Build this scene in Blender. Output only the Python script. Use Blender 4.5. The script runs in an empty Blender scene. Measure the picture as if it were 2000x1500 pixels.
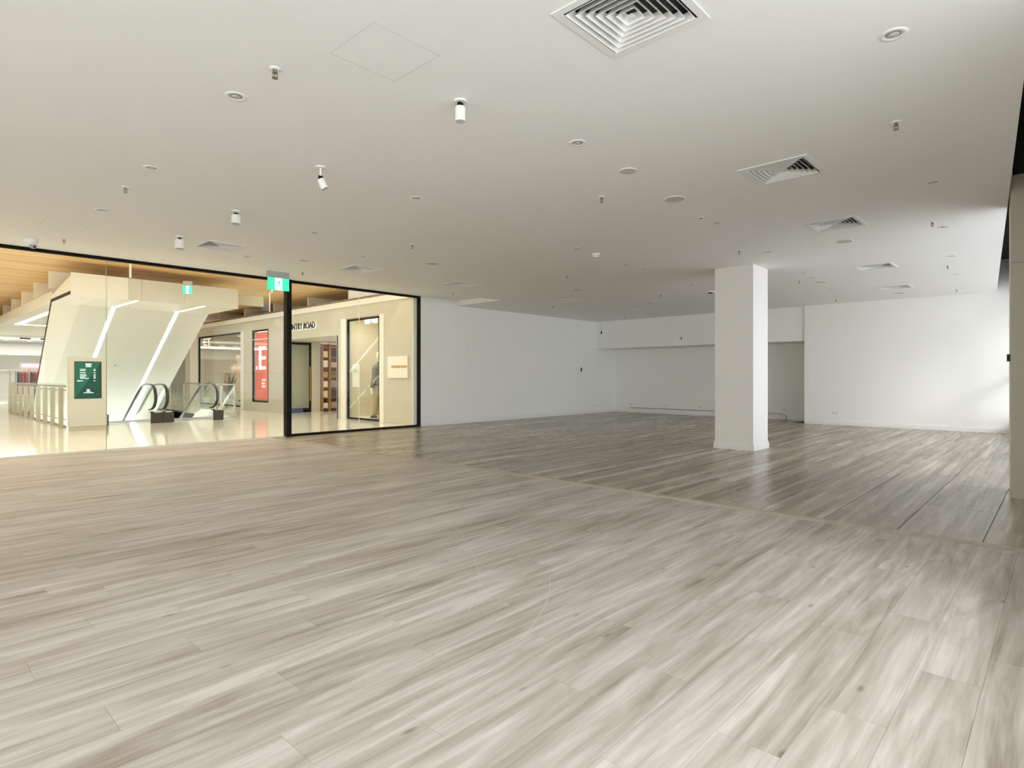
import bpy, bmesh, math, random
from mathutils import Vector, Matrix
random.seed(7)
PI = math.pi
sc = bpy.context.scene
COL = sc.collection

# ---------------------------------------------------------------- camera
F, HOR, CX, EYE = 1158.0, 736.0, 1000.0, 1.25
TH = math.atan((2078 - CX) / F)
cam = bpy.data.cameras.new('camera')
cam.sensor_width = 36.0
cam.lens = F / 2000 * 36.0
cam.shift_y = -0.007
cam.clip_start = 0.05
cam.clip_end = 300
camo = bpy.data.objects.new('camera', cam)
camo.location = (0, 0, EYE)
camo.rotation_euler = (PI / 2, 0, -(PI / 2 - TH))
COL.objects.link(camo)
sc.camera = camo

# ---------------------------------------------------------------- world, lamps, exposure
sc.view_settings.view_transform = 'Standard'
sc.view_settings.look = 'None'
sc.view_settings.gamma = 1.0
sc.view_settings.use_curve_mapping = False
sc.view_settings.exposure = 0.14
sc.cycles.max_bounces = 16
sc.cycles.diffuse_bounces = 10
sc.cycles.transparent_max_bounces = 24
SKY = 5.2
SUN = 1.5
MALL = 1.0
w = bpy.data.worlds.new('overcast_sky')
sc.world = w
w.use_nodes = True
wn = w.node_tree
wn.nodes['Background'].inputs[0].default_value = (0.94, 0.975, 1.0, 1)
wn.nodes['Background'].inputs[1].default_value = SKY

sun = bpy.data.lights.new('sun', 'SUN')
sun.energy = SUN
sun.angle = math.radians(16)
sun.color = (1.0, 0.98, 0.95)
suno = bpy.data.objects.new('sun', sun)
d = Vector((0.80, 1.0, -0.66)).normalized()
suno.rotation_euler = d.to_track_quat('-Z', 'Y').to_euler()
suno.location = (5, -8, 8)
COL.objects.link(suno)


def area(name, loc, sx, sy, power, color, dirv=(0, 0, -1), portal=False, spread=None):
    l = bpy.data.lights.new(name, 'AREA')
    l.shape = 'RECTANGLE'
    l.size = sx
    l.size_y = sy
    l.energy = power
    l.color = color
    if spread:
        l.spread = spread
    if portal:
        l.cycles.is_portal = True
    o = bpy.data.objects.new(name, l)
    o.location = loc
    o.rotation_euler = Vector(dirv).to_track_quat('-Z', 'Y').to_euler()
    COL.objects.link(o)
    return o


WARM = (1.0, 0.98, 0.89)
for k in range(4):      # unseen strip lamps added just outside the shopfront glass to light the mall
    area('mall_fill_strip', (-3.0 + k * 3.0, 13.0, 3.84), 2.4, 0.5, 42 * MALL, WARM)
area('mall_hidden_fill', (3.0, 12.25, 3.36), 12.0, 0.12, 120 * MALL, WARM, (0, 0.25, 0.97))  # unseen lamp added to brighten the timber ceiling
for lx in (1.0, 9.6):
    area('void_fill_light', (lx, 22.0, -0.5), 2.6, 9.0, 420 * MALL, WARM)  # unseen lamps added below; their bounce brightens the sloping underside
area('mall_hidden_fill', (10.9, 12.3, 3.56), 1.8, 0.1, 34 * MALL, WARM, (0, 0.97, 0.15))  # unseen lamp added to brighten the right-hand drop panels
area('mall_overhead_fill', (5.0, 22.5, 3.84), 2.6, 6.0, 30 * MALL, WARM)  # overhead lamps added out of view to light the mall
area('mall_overhead_fill', (-1.5, 20.5, 3.84), 5.0, 8.0, 260 * MALL, WARM)
area('mall_overhead_fill', (8.1, 19.0, 3.84), 1.0, 10.0, 70 * MALL, WARM)
area('mall_far_fill', (5.0, 31.5, 3.0), 6.0, 2.0, 60 * MALL, WARM)  # lamp added out of view for the far end

# ---------------------------------------------------------------- materials
def mat(name, col, rough=0.5, metal=0.0, emit=None, estr=0.0, spec=0.5, bump=0.0, bscale=200.0, var=0.0, vscale=3.0):
    m = bpy.data.materials.new(name)
    m.use_nodes = True
    nt = m.node_tree
    b = nt.nodes['Principled BSDF']
    b.inputs['Base Color'].default_value = (*col, 1)
    b.inputs['Roughness'].default_value = rough
    b.inputs['Metallic'].default_value = metal
    b.inputs['Specular IOR Level'].default_value = spec
    if emit:
        b.inputs['Emission Color'].default_value = (*emit, 1)
        b.inputs['Emission Strength'].default_value = estr
    if bump or var:
        tc = nt.nodes.new('ShaderNodeTexCoord')
    if var:
        n = nt.nodes.new('ShaderNodeTexNoise')
        n.inputs['Scale'].default_value = vscale
        n.inputs['Detail'].default_value = 4
        nt.links.new(tc.outputs['Object'], n.inputs['Vector'])
        r = nt.nodes.new('ShaderNodeValToRGB')
        r.color_ramp.elements[0].position = 0.3
        r.color_ramp.elements[1].position = 0.7
        r.color_ramp.elements[0].color = (*[c * (1 - var) for c in col], 1)
        r.color_ramp.elements[1].color = (*[min(1, c * (1 + var)) for c in col], 1)
        nt.links.new(n.outputs['Fac'], r.inputs['Fac'])
        nt.links.new(r.outputs['Color'], b.inputs['Base Color'])
    if bump:
        n = nt.nodes.new('ShaderNodeTexNoise')
        n.inputs['Scale'].default_value = bscale
        n.inputs['Detail'].default_value = 3
        nt.links.new(tc.outputs['Object'], n.inputs['Vector'])
        bp = nt.nodes.new('ShaderNodeBump')
        bp.inputs['Strength'].default_value = bump
        bp.inputs['Distance'].default_value = 0.01
        nt.links.new(n.outputs['Fac'], bp.inputs['Height'])
        nt.links.new(bp.outputs['Normal'], b.inputs['Normal'])
    return m


def streak_mat(name, stops, sx, sy, dist, fine, rough, tone=0.10, knots=False, bump=0.15, per_object=True, axis='XY', gs=(3.0, 95.0), rrand=0.0, own=0.5):
    """wood-look surface: streaks that run along the piece's length; every piece shows its own cut"""
    m = bpy.data.materials.new(name)
    m.use_nodes = True
    nt = m.node_tree
    N = nt.nodes
    L = nt.links
    b = N['Principled BSDF']
    tc = N.new('ShaderNodeTexCoord')
    src = tc.outputs['Object']
    oi = None
    if per_object:
        oi = N.new('ShaderNodeObjectInfo')
        vm = N.new('ShaderNodeVectorMath')
        vm.operation = 'SCALE'
        cmb = N.new('ShaderNodeCombineXYZ')
        cmb.inputs[0].default_value = 61.0
        cmb.inputs[1].default_value = 37.0
        cmb.inputs[2].default_value = 11.0
        L.new(cmb.outputs[0], vm.inputs[0])
        L.new(oi.outputs['Random'], vm.inputs['Scale'])
        ad = N.new('ShaderNodeVectorMath')
        L.new(src, ad.inputs[0])
        L.new(vm.outputs[0], ad.inputs[1])
        src = ad.outputs[0]

    gsrc = N.new('ShaderNodeNewGeometry').outputs['Position'] if per_object else src

    def noise(scx, scy, detail, distortion, off=0.0, room=False):
        mp = N.new('ShaderNodeMapping')
        mp.inputs['Scale'].default_value = (scx, scy, 1.0 if axis == 'XY' else scy)
        mp.inputs['Location'].default_value = (off, off * 2, 0)
        L.new(gsrc if room else src, mp.inputs['Vector'])
        n = N.new('ShaderNodeTexNoise')
        n.inputs['Scale'].default_value = 1.0
        n.inputs['Detail'].default_value = detail
        n.inputs['Distortion'].default_value = distortion
        n.inputs['Roughness'].default_value = 0.55
        L.new(mp.outputs[0], n.inputs['Vector'])
        return n.outputs['Fac']
    a = noise(sx, sy, 5, dist)
    a2 = noise(sx * .8, sy * 1.1, 5, dist, 3.0, True)
    g = noise(gs[0], gs[1], 3, 0.2, 5.0)
    bl = noise(sx * 0.5, sy * 0.4, 3, 0.6, 9.0, True)
    # a*0.6 + blotch*0.4 then fine grain
    m1 = N.new('ShaderNodeMath'); m1.operation = 'MULTIPLY_ADD'
    av = N.new('ShaderNodeMath'); av.operation = 'MULTIPLY_ADD'
    L.new(a, av.inputs[0]); av.inputs[1].default_value = own
    av2 = N.new('ShaderNodeMath'); av2.operation = 'MULTIPLY'
    L.new(a2, av2.inputs[0]); av2.inputs[1].default_value = 1 - own
    L.new(av2.outputs[0], av.inputs[2])
    L.new(av.outputs[0], m1.inputs[0]); m1.inputs[1].default_value = 0.72
    m2 = N.new('ShaderNodeMath'); m2.operation = 'MULTIPLY'
    L.new(bl, m2.inputs[0]); m2.inputs[1].default_value = 0.28
    L.new(m2.outputs[0], m1.inputs[2])
    m3 = N.new('ShaderNodeMath'); m3.operation = 'MULTIPLY_ADD'
    L.new(g, m3.inputs[0]); m3.inputs[1].default_value = fine
    L.new(m1.outputs[0], m3.inputs[2])
    m4 = N.new('ShaderNodeMath'); m4.operation = 'SUBTRACT'
    L.new(m3.outputs[0], m4.inputs[0]); m4.inputs[1].default_value = fine * 0.5
    last = m4.outputs[0]
    if per_object and tone:
        m5 = N.new('ShaderNodeMath'); m5.operation = 'MULTIPLY_ADD'
        L.new(oi.outputs['Random'], m5.inputs[0]); m5.inputs[1].default_value = tone
        L.new(last, m5.inputs[2])
        m6 = N.new('ShaderNodeMath'); m6.operation = 'SUBTRACT'
        L.new(m5.outputs[0], m6.inputs[0]); m6.inputs[1].default_value = tone / 2
        last = m6.outputs[0]
    r = N.new('ShaderNodeValToRGB')
    cr = r.color_ramp
    while len(cr.elements) < len(stops):
        cr.elements.new(0.5)
    for e, (p, c) in zip(cr.elements, stops):
        e.position = p
        e.color = (*c, 1)
    L.new(last, r.inputs['Fac'])
    out = r.outputs['Color']
    if knots:
        mp = N.new('ShaderNodeMapping')
        mp.inputs['Scale'].default_value = (2.2, 6.5, 1.0)
        L.new(src, mp.inputs['Vector'])
        vo = N.new('ShaderNodeTexVoronoi')
        vo.inputs['Scale'].default_value = 1.0
        L.new(mp.outputs[0], vo.inputs['Vector'])
        kr = N.new('ShaderNodeValToRGB')
        kr.color_ramp.elements[0].position = 0.02
        kr.color_ramp.elements[0].color = (0.52, 0.48, 0.44, 1)
        kr.color_ramp.elements[1].position = 0.10
        kr.color_ramp.elements[1].color = (1, 1, 1, 1)
        L.new(vo.outputs['Distance'], kr.inputs['Fac'])
        mx = N.new('ShaderNodeMix')
        mx.data_type = 'RGBA'
        mx.blend_type = 'MULTIPLY'
        mx.inputs['Factor'].default_value = 1.0
        L.new(out, mx.inputs['A'])
        L.new(kr.outputs['Color'], mx.inputs['B'])
        out = mx.outputs['Result']
    L.new(out, b.inputs['Base Color'])
    b.inputs['Roughness'].default_value = rough
    if rrand:
        mr = N.new('ShaderNodeMapRange')
        mr.inputs['To Min'].default_value = rough - rrand
        mr.inputs['To Max'].default_value = rough + rrand
        L.new(bl, mr.inputs['Value'])
        L.new(mr.outputs[0], b.inputs['Roughness'])
    if bump:
        bp = N.new('ShaderNodeBump')
        bp.inputs['Strength'].default_value = bump
        bp.inputs['Distance'].default_value = 0.002
        L.new(g, bp.inputs['Height'])
        L.new(bp.outputs['Normal'], b.inputs['Normal'])
    return m


def glass_mat(name, tint=(0.97, 0.99, 0.975), edge=0.9, refl=0.028, rough=0.0):
    m = bpy.data.materials.new(name)
    m.use_nodes = True
    nt = m.node_tree
    nt.nodes.clear()
    o = nt.nodes.new('ShaderNodeOutputMaterial')
    t = nt.nodes.new('ShaderNodeBsdfTransparent')
    t.inputs[0].default_value = (*tint, 1)
    g = nt.nodes.new('ShaderNodeBsdfGlossy')
    g.inputs['Roughness'].default_value = rough
    g.inputs['Color'].default_value = (1, 1, 1, 1)
    lw = nt.nodes.new('ShaderNodeLayerWeight')      # Schlick reflectance, the same from both sides of the sheet
    lw.inputs['Blend'].default_value = 0.5
    pw = nt.nodes.new('ShaderNodeMath'); pw.operation = 'POWER'
    nt.links.new(lw.outputs['Facing'], pw.inputs[0]); pw.inputs[1].default_value = 5.0
    fr = nt.nodes.new('ShaderNodeMath'); fr.operation = 'MULTIPLY_ADD'
    nt.links.new(pw.outputs[0], fr.inputs[0]); fr.inputs[1].default_value = edge; fr.inputs[2].default_value = refl
    mx = nt.nodes.new('ShaderNodeMixShader')
    nt.links.new(fr.outputs[0], mx.inputs[0])
    nt.links.new(t.outputs[0], mx.inputs[1])
    nt.links.new(g.outputs[0], mx.inputs[2])
    nt.links.new(mx.outputs[0], o.inputs[0])
    return m


M = {}
M['ceiling'] = mat('ceiling_paint', (0.885, 0.89, 0.885), 0.8, bump=0.03, bscale=60)
M['wall'] = mat('wall_paint', (0.875, 0.875, 0.85), 0.7, bump=0.04, bscale=80)
M['white'] = mat('white_satin_paint', (0.84, 0.83, 0.82), 0.4)
M['col'] = mat('column_paint', (0.82, 0.805, 0.79), 0.6, bump=0.03, bscale=60)
M['tan'] = mat('tan_cladding', (0.48, 0.43, 0.36), 0.5, bump=0.03, bscale=90)
M['dark'] = mat('dark_void', (0.045, 0.043, 0.04), 0.9, var=0.4, vscale=4)
M['black'] = mat('black_powder_coat', (0.009, 0.008, 0.007), 0.6, spec=0.15)
M['plank'] = streak_mat('oak_vinyl', [(0.36, (0.255, 0.205, 0.165)), (0.44, (0.40, 0.345, 0.30)), (0.51, (0.50, 0.445, 0.405)), (0.60, (0.64, 0.595, 0.56))],
                        0.75, 7.5, 1.6, 0.10, 0.42, tone=0.02, knots=True, bump=0.25, rrand=0.06, own=0.5, gs=(4.0, 130.0))
M['tile'] = streak_mat('timber_look_tile', [(0.37, (0.145, 0.11, 0.072)), (0.46, (0.25, 0.20, 0.14)), (0.53, (0.36, 0.31, 0.235)), (0.61, (0.60, 0.57, 0.50))],
                       0.40, 10.0, 0.5, 0.06, 0.27, tone=0.03, bump=0.08, rrand=0.04, own=0.4)
M['grout'] = mat('dark_grout', (0.06, 0.055, 0.05), 0.9)
M['subfloor'] = mat('plank_joint', (0.26, 0.225, 0.195), 0.8)
M['strip'] = streak_mat('oak_strip', [(0.3, (0.36, 0.30, 0.24)), (0.7, (0.50, 0.44, 0.37))], 1.0, 30, 0.2, 0.1, 0.4, per_object=False, axis='XY')
M['woodceil'] = streak_mat('warm_timber_laminate', [(0.40, (0.56, 0.34, 0.13)), (0.5, (0.80, 0.55, 0.26)), (0.60, (0.93, 0.72, 0.42))],
                           0.20, 16.0, 0.3, 0.12, 0.45, per_object=False, bump=0.0, gs=(1.0, 60.0))
M['joinery'] = streak_mat('warm_timber_joinery', [(0.3, (0.30, 0.14, 0.05)), (0.7, (0.48, 0.26, 0.10))], 3, 20, 0.3, 0.1, 0.45, per_object=False)
M['mallfloor'] = mat('polished_cream_floor', (0.85, 0.85, 0.81), 0.10, spec=0.6, var=0.02, vscale=2)
M['cream'] = mat('cream_plaster', (0.765, 0.76, 0.70), 0.55)
M['cream2'] = mat('warm_white_panel', (0.84, 0.83, 0.78), 0.5)
M['fascia'] = mat('fascia_panel', (0.57, 0.56, 0.51), 0.5)
M['taupe'] = mat('taupe_panel', (0.50, 0.46, 0.36), 0.5)
M['stone'] = mat('textured_stone_render', (0.58, 0.56, 0.48), 0.8, bump=0.5, bscale=45, var=0.12, vscale=30)
M['steel'] = mat('brushed_steel', (0.62, 0.60, 0.55), 0.22, 1.0, bump=0.02, bscale=300)
M['rail'] = mat('polished_rail', (0.70, 0.68, 0.62), 0.15, 1.0)
M['rubber'] = mat('black_rubber', (0.022, 0.020, 0.018), 0.22, spec=0.6)
M['newel'] = mat('dark_bronze_metal', (0.035, 0.030, 0.022), 0.5)
M['led'] = mat('led_strip', (1, 1, 1), 0.5, emit=(1.0, 0.98, 0.92), estr=6.0)
M['led_soft'] = mat('led_halo', (1, 1, 1), 0.5, emit=(1.0, 0.93, 0.72), estr=1.3)
M['glass'] = glass_mat('shopfront_glass', refl=0.007)
M['tinted'] = glass_mat('daylight_cut_glass', (0.88, 0.885, 0.89))  # tint added to the far panes to cut their daylight
M['glass_green'] = glass_mat('balustrade_glass', (0.95, 0.97, 0.95), edge=0.35, refl=0.012)
M['glass_edge'] = mat('green_glass_edge', (0.30, 0.38, 0.33), 0.2)
M['vent'] = mat('vent_enamel', (0.83, 0.83, 0.83), 0.45)
M['chrome'] = mat('dull_chrome', (0.30, 0.27, 0.22), 0.3, 0.9)
M['grey'] = mat('grey_plastic', (0.42, 0.42, 0.42), 0.5)
M['offwhite'] = mat('speaker_mesh', (0.60, 0.59, 0.56), 0.7, bump=0.3, bscale=600)
M['signgreen'] = mat('exit_green', (0.03, 0.62, 0.36), 0.4, emit=(0.05, 0.80, 0.50), estr=0.75)
M['signwhite'] = mat('exit_white', (0.9, 0.95, 0.9), 0.4, emit=(0.9, 1.0, 0.93), estr=0.9)
M['screen'] = mat('screen_green', (0.012, 0.065, 0.05), 0.2, emit=(0.008, 0.075, 0.055), estr=0.25)
M['screen2'] = mat('screen_green_light', (0.02, 0.115, 0.08), 0.2, emit=(0.018, 0.13, 0.085), estr=0.3)
M['screentext'] = mat('screen_white', (0.9, 0.9, 0.9), 0.3, emit=(0.9, 1.0, 0.95), estr=1.0)
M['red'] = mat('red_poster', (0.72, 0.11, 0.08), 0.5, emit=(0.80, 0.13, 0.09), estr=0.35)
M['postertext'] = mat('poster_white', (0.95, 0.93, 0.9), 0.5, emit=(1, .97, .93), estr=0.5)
M['gold'] = mat('brass', (0.75, 0.48, 0.13), 0.3, 0.7)
M['letters'] = mat('dark_letter', (0.05, 0.045, 0.03), 0.5)
M['skin'] = mat('mannequin_white', (0.86, 0.83, 0.74), 0.4)
M['jacket'] = mat('olive_jacket', (0.19, 0.18, 0.13), 0.9, bump=0.3, bscale=60)
M['trouser'] = mat('khaki_cotton', (0.50, 0.39, 0.22), 0.9, bump=0.3, bscale=40)
M['coat'] = mat('cream_coat', (0.78, 0.68, 0.48), 0.9, bump=0.3, bscale=40)
M['shoe'] = mat('shoe_suede', (0.10, 0.09, 0.07), 0.7)
M['display'] = mat('display_beige', (0.68, 0.61, 0.47), 0.7)
M['blush'] = mat('blush_interior', (0.62, 0.54, 0.43), 0.7)
M['leaf'] = mat('olive_leaf', (0.10, 0.115, 0.06), 0.5)
M['leafdark'] = mat('dark_leaf', (0.025, 0.03, 0.018), 0.5)
M['redcloth'] = mat('red_fabric', (0.32, 0.02, 0.02), 0.8)
M['orangecloth'] = mat('orange_fabric', (0.55, 0.14, 0.03), 0.8)
M['darkcloth'] = mat('charcoal_fabric', (0.03, 0.03, 0.035), 0.9)
M['greencloth'] = mat('sage_fabric', (0.28, 0.33, 0.24), 0.9)
M['pinklit'] = mat('lit_pink_sign', (0.9, 0.2, 0.3), 0.4, emit=(1.0, 0.35, 0.42), estr=1.0)
M['storegrey'] = mat('store_ceiling_grey', (0.46, 0.45, 0.43), 0.8)
M['pave'] = mat('pavement', (0.72, 0.71, 0.70), 0.9, var=0.1, vscale=1)
M['scuff'] = mat('scuff', (0.62, 0.58, 0.53), 0.6)
M['bluefilm'] = mat('blue_plastic', (0.06, 0.11, 0.28), 0.4)
M['mosaic'] = mat('mosaic_chip', (0.34, 0.30, 0.20), 0.4, var=0.5, vscale=25)

# ---------------------------------------------------------------- mesh helpers
class MB:
    def __init__(s):
        s.bm = bmesh.new()

    def box(s, x0, x1, y0, y1, z0, z1):
        vs = [s.bm.verts.new((x, y, z)) for x in (x0, x1) for y in (y0, y1) for z in (z0, z1)]
        for f in ((0, 1, 3, 2), (4, 6, 7, 5), (0, 4, 5, 1), (2, 3, 7, 6), (0, 2, 6, 4), (1, 5, 7, 3)):
            s.bm.faces.new([vs[i] for i in f])
        return s

    def quad(s, *p):
        s.bm.faces.new([s.bm.verts.new(q) for q in p])
        return s

    def prism(s, pts, axis, a0, a1):
        """polygon pts (2D) extruded on axis 'x','y' or 'z' from a0 to a1"""
        def P(p, a):
            return {'x': (a, p[0], p[1]), 'y': (p[0], a, p[1]), 'z': (p[0], p[1], a)}[axis]
        v0 = [s.bm.verts.new(P(p, a0)) for p in pts]
        v1 = [s.bm.verts.new(P(p, a1)) for p in pts]
        n = len(pts)
        s.bm.faces.new(v0)
        s.bm.faces.new(list(reversed(v1)))
        for i in range(n):
            j = (i + 1) % n
            s.bm.faces.new((v0[j], v0[i], v1[i], v1[j]))
        return s

    def lathe(s, prof, c=(0, 0), n=24, z0=0.0, cap=True):
        """prof: list of (r, z)"""
        rings = []
        for r, z in prof:
            rings.append([s.bm.verts.new((c[0] + r * math.cos(2 * PI * k / n), c[1] + r * math.sin(2 * PI * k / n), z0 + z)) for k in range(n)])
        for a, b in zip(rings, rings[1:]):
            for k in range(n):
                j = (k + 1) % n
                s.bm.faces.new((a[k], a[j], b[j], b[k]))
        if cap:
            if prof[0][0] > 1e-4: s.bm.faces.new(list(reversed(rings[0])))
            if prof[-1][0] > 1e-4: s.bm.faces.new(rings[-1])
        return s

    def tube(s, pts, r, n=8, flat=None, closed=False):
        """sweep; flat=(a,b) gives an elliptical section with a along the side vector"""
        pts = [Vector(p) for p in pts]
        rings = []
        side0 = None
        for i, p in enumerate(pts):
            t = (pts[min(i + 1, len(pts) - 1)] - pts[max(i - 1, 0)]).normalized()
            up = Vector((1, 0, 0)) if abs(t.x) < 0.9 else Vector((0, 0, 1))
            sd = (up - t * up.dot(t)).normalized()
            nn = t.cross(sd)
            rr = r[i] if isinstance(r, (list, tuple)) else r
            a, b = (flat if flat else (rr, rr))
            rings.append([s.bm.verts.new(p + sd * a * math.cos(2 * PI * k / n) + nn * b * math.sin(2 * PI * k / n)) for k in range(n)])
        for a, b in zip(rings, rings[1:]):
            for k in range(n):
                j = (k + 1) % n
                s.bm.faces.new((a[k], a[j], b[j], b[k]))
        s.bm.faces.new(list(reversed(rings[0])))
        s.bm.faces.new(rings[-1])
        return s

    def ellip(s, c, r, n=16, m=10):
        r3 = (r, r, r) if not isinstance(r, (tuple, list)) else r
        res = bmesh.ops.create_uvsphere(s.bm, u_segments=n, v_segments=m, radius=1.0)
        for v in res['verts']:
            v.co = Vector((c[0] + v.co.x * r3[0], c[1] + v.co.y * r3[1], c[2] + v.co.z * r3[2]))
        return s

    def xf(s, mtx):
        bmesh.ops.transform(s.bm, matrix=mtx, verts=s.bm.verts)
        return s

    def build(s, name, m, parent=None, smooth=False, bevel=0.0, loc=None):
        bmesh.ops.recalc_face_normals(s.bm, faces=s.bm.faces)
        me = bpy.data.meshes.new(name)
        if bevel:
            bmesh.ops.bevel(s.bm, geom=list(s.bm.edges), offset=bevel, segments=2, affect='EDGES', profile=0.5)
        s.bm.to_mesh(me)
        s.bm.free()
        me.materials.append(m)
        if smooth:
            for p in me.polygons:
                p.use_smooth = True
        o = bpy.data.objects.new(name, me)
        if parent is not None:
            o.parent = parent
        if loc is not None:
            o.location = loc
        COL.objects.link(o)
        return o


def tag(o, label=None, cat=None, group=None, kind=None):
    if label: o['label'] = label
    if cat: o['category'] = cat
    if group: o['group'] = group
    if kind: o['kind'] = kind
    return o


def thing(name, label, cat, loc=(0, 0, 0), rz=0.0, group=None, kind=None):
    o = bpy.data.objects.new(name, None)
    o.empty_display_size = 0.1
    o.location = loc
    o.rotation_euler = (0, 0, rz)
    COL.objects.link(o)
    return tag(o, label, cat, group, kind)


def dup(root, loc, label, group=None, rz=None):
    r = root.copy()
    COL.objects.link(r)
    r.location = loc
    r['label'] = label
    if group: r['group'] = group
    if rz is not None: r.rotation_euler = (0, 0, rz)
    for ch in list(root.children):
        c = ch.copy()
        COL.objects.link(c)
        c.parent = r
        for g in list(ch.children):
            e = g.copy()
            COL.objects.link(e)
            e.parent = c
    return r


def text(name, s, size, m, parent, origin, xdir, ndir, extrude=0.01, bold=0.0, align='LEFT', sx=1.0):
    cu = bpy.data.curves.new(name, 'FONT')
    cu.body = s
    cu.size = size
    cu.extrude = extrude
    cu.offset = bold
    cu.align_x = align
    cu.resolution_u = 3
    t = bpy.data.objects.new(name, cu)
    COL.objects.link(t)
    dg = bpy.context.evaluated_depsgraph_get()
    me = bpy.data.meshes.new_from_object(t.evaluated_get(dg))
    bpy.data.objects.remove(t)
    X = Vector(xdir).normalized()
    N = Vector(ndir).normalized()
    Y = N.cross(X)
    mt = Matrix(((X.x * sx, Y.x, N.x, origin[0]), (X.y * sx, Y.y, N.y, origin[1]), (X.z * sx, Y.z, N.z, origin[2]), (0, 0, 0, 1)))
    me.transform(mt)
    me.materials.clear()
    me.materials.append(m)
    o = bpy.data.objects.new(name, me)
    o.parent = parent
    COL.objects.link(o)
    return o


RT = (math.sin(TH), -math.cos(TH))     # camera right in world x,y
FW = (math.cos(TH), math.sin(TH))      # camera forward


def plane_pt(x, y, z):
    """photo pixel on the horizontal plane at height z -> world x, y"""
    dd = (z - EYE) * F / (HOR - y)
    l = (x - CX) * dd / F
    return l * RT[0] + dd * FW[0], l * RT[1] + dd * FW[1]


def ray_x(px, py, xw):      # photo pixel on the plane x = xw
    t_ = (px - CX) / F
    y = xw * (t_ * FW[0] - RT[0]) / (RT[1] - t_ * FW[1])
    dd = xw * FW[0] + y * FW[1]
    return y, EYE + (HOR - py) * dd / F


def ray_y(px, py, yw):
    t_ = (px - CX) / F
    x = yw * (t_ * FW[1] - RT[1]) / (RT[0] - t_ * FW[0])
    dd = x * FW[0] + yw * FW[1]
    return x, EYE + (HOR - py) * dd / F


# ================================================================ ROOM SHELL
LW = 11.88      # inner face of the left (glass) wall
ZC = 3.15       # ceiling
ZR = 3.28       # raised strip of ceiling by the glass
BW = 17.0       # back wall
RW = 18.2       # recessed part of the back wall
SO = 17.06      # face of the bulkhead above the recess
X0 = -5.0       # wall behind the camera's left


def wl(x, off=0.0):     # window-side edge of the ceiling (runs slightly askew)
    return 0.2 + 0.0757 * (x - 5.17) + off


fl = MB().box(X0, 5.6, -2.0, LW + 0.03, -0.2, -0.0065).build('floor', M['subfloor'])
tag(fl, 'pale oak-look plank floor and darker timber-look tiled floor of the empty shop', 'floor', kind='structure')
tb = MB().box(5.6, RW + 0.3, -1.2, LW + 0.03, -0.2, -0.0065).build('tile_bed', M['grout'], fl)

PWD, PLN = 0.22, 1.22
full = None
planks = 0
row = 0
v = 0.24 - 0.22 * 3
while v < LW - 0.01:
    v1 = min(v + PWD, LW)
    off = (row * 0.47 + random.uniform(-0.12, 0.12)) % PLN
    u = 5.56 - off
    ends = [(u, 5.56)] if off > 0.03 else []
    e = u
    lim = max(0.10 * v - 0.5, -0.6) if v > 1 else -0.3
    while e > lim:
        ends.append((e - PLN, e))
        e -= PLN
    for (a, b) in ends:
        if full is None:
            g = 0.0005
            full = MB().box(-PLN / 2 + g, PLN / 2 - g, -PWD / 2 + g, PWD / 2 - g, -0.006, 0.0).build('plank', M['plank'], fl)
            o = full
        else:
            o = full.copy()
            COL.objects.link(o)
        o.location = ((a + b) / 2, v + PWD / 2 if v1 - v > 0.2 else (v + v1) / 2, 0)
        o.scale = ((b - a) / PLN, (v1 - v) / PWD, 1)
        planks += 1
    v += PWD
    row += 1
print('planks', planks)
MB().box(X0, -0.25, -1.0, LW, -0.0064, -0.0008).build('plank_field', M['plank'], fl)['kind'] = 'stuff'

TWD, TLN = 0.55, 1.525
tfull = None
tiles = 0
v = 0.45 - 0.55 * 2
row = 0
while v < LW - 0.01:
    ph = (6.22 if row % 2 == 1 else 6.985) + random.uniform(-0.03, 0.03)
    v1 = min(v + TWD, LW)
    rr = RW if v > 4.9 else BW
    e = ph - TLN
    while e < rr:
        a, b = max(e, 5.66), min(e + TLN, rr + 0.0)
        if b - a > 0.04:
            if tfull is None:
                g = 0.0028
                tfull = MB().box(-TLN / 2 + g, TLN / 2 - g, -TWD / 2 + g, TWD / 2 - g, -0.006, 0.0).build('tile', M['tile'], fl)
                o = tfull
            else:
                o = tfull.copy()
                COL.objects.link(o)
            o.location = ((a + b) / 2, (v + v1) / 2, 0)
            o.scale = ((b - a) / TLN, (v1 - v) / TWD, 1)
            tiles += 1
        e += TLN
    v += TWD
    row += 1
print('tiles', tiles)

tr = MB().box(5.545, 5.675, -0.9, LW, -0.004, 0.006).box(5.575, 5.645, -0.9, LW, 0.006, 0.012).build('trim_1', M['strip'], None)
tag(tr, 'pale timber threshold strip between the plank floor and the tiled floor', 'floor strip', kind='structure')
# faint curved scuffs left on the planks
for nm, pts in (('scuff_mark', [(1073, 1128), (1075, 1150), (1066, 1182), (1045, 1215), (1022, 1245)]),
                ('scuff_mark', [(880, 1022), (905, 1048), (925, 1082), (937, 1125), (933, 1165), (915, 1195)])):
    P = [plane_pt(x, y, 0) for x, y in pts]
    m_ = MB()
    for (a, b) in zip(P, P[1:]):
        dv = Vector((b[0] - a[0], b[1] - a[1], 0)).normalized() * 0.0022
        n_ = Vector((-dv.y, dv.x, 0))
        m_.quad((a[0] - n_.x, a[1] - n_.y, 0.0006), (b[0] - n_.x, b[1] - n_.y, 0.0006), (b[0] + n_.x, b[1] + n_.y, 0.0006), (a[0] + n_.x, a[1] + n_.y, 0.0006))
    m_.build(nm, M['scuff'], fl)

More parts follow.
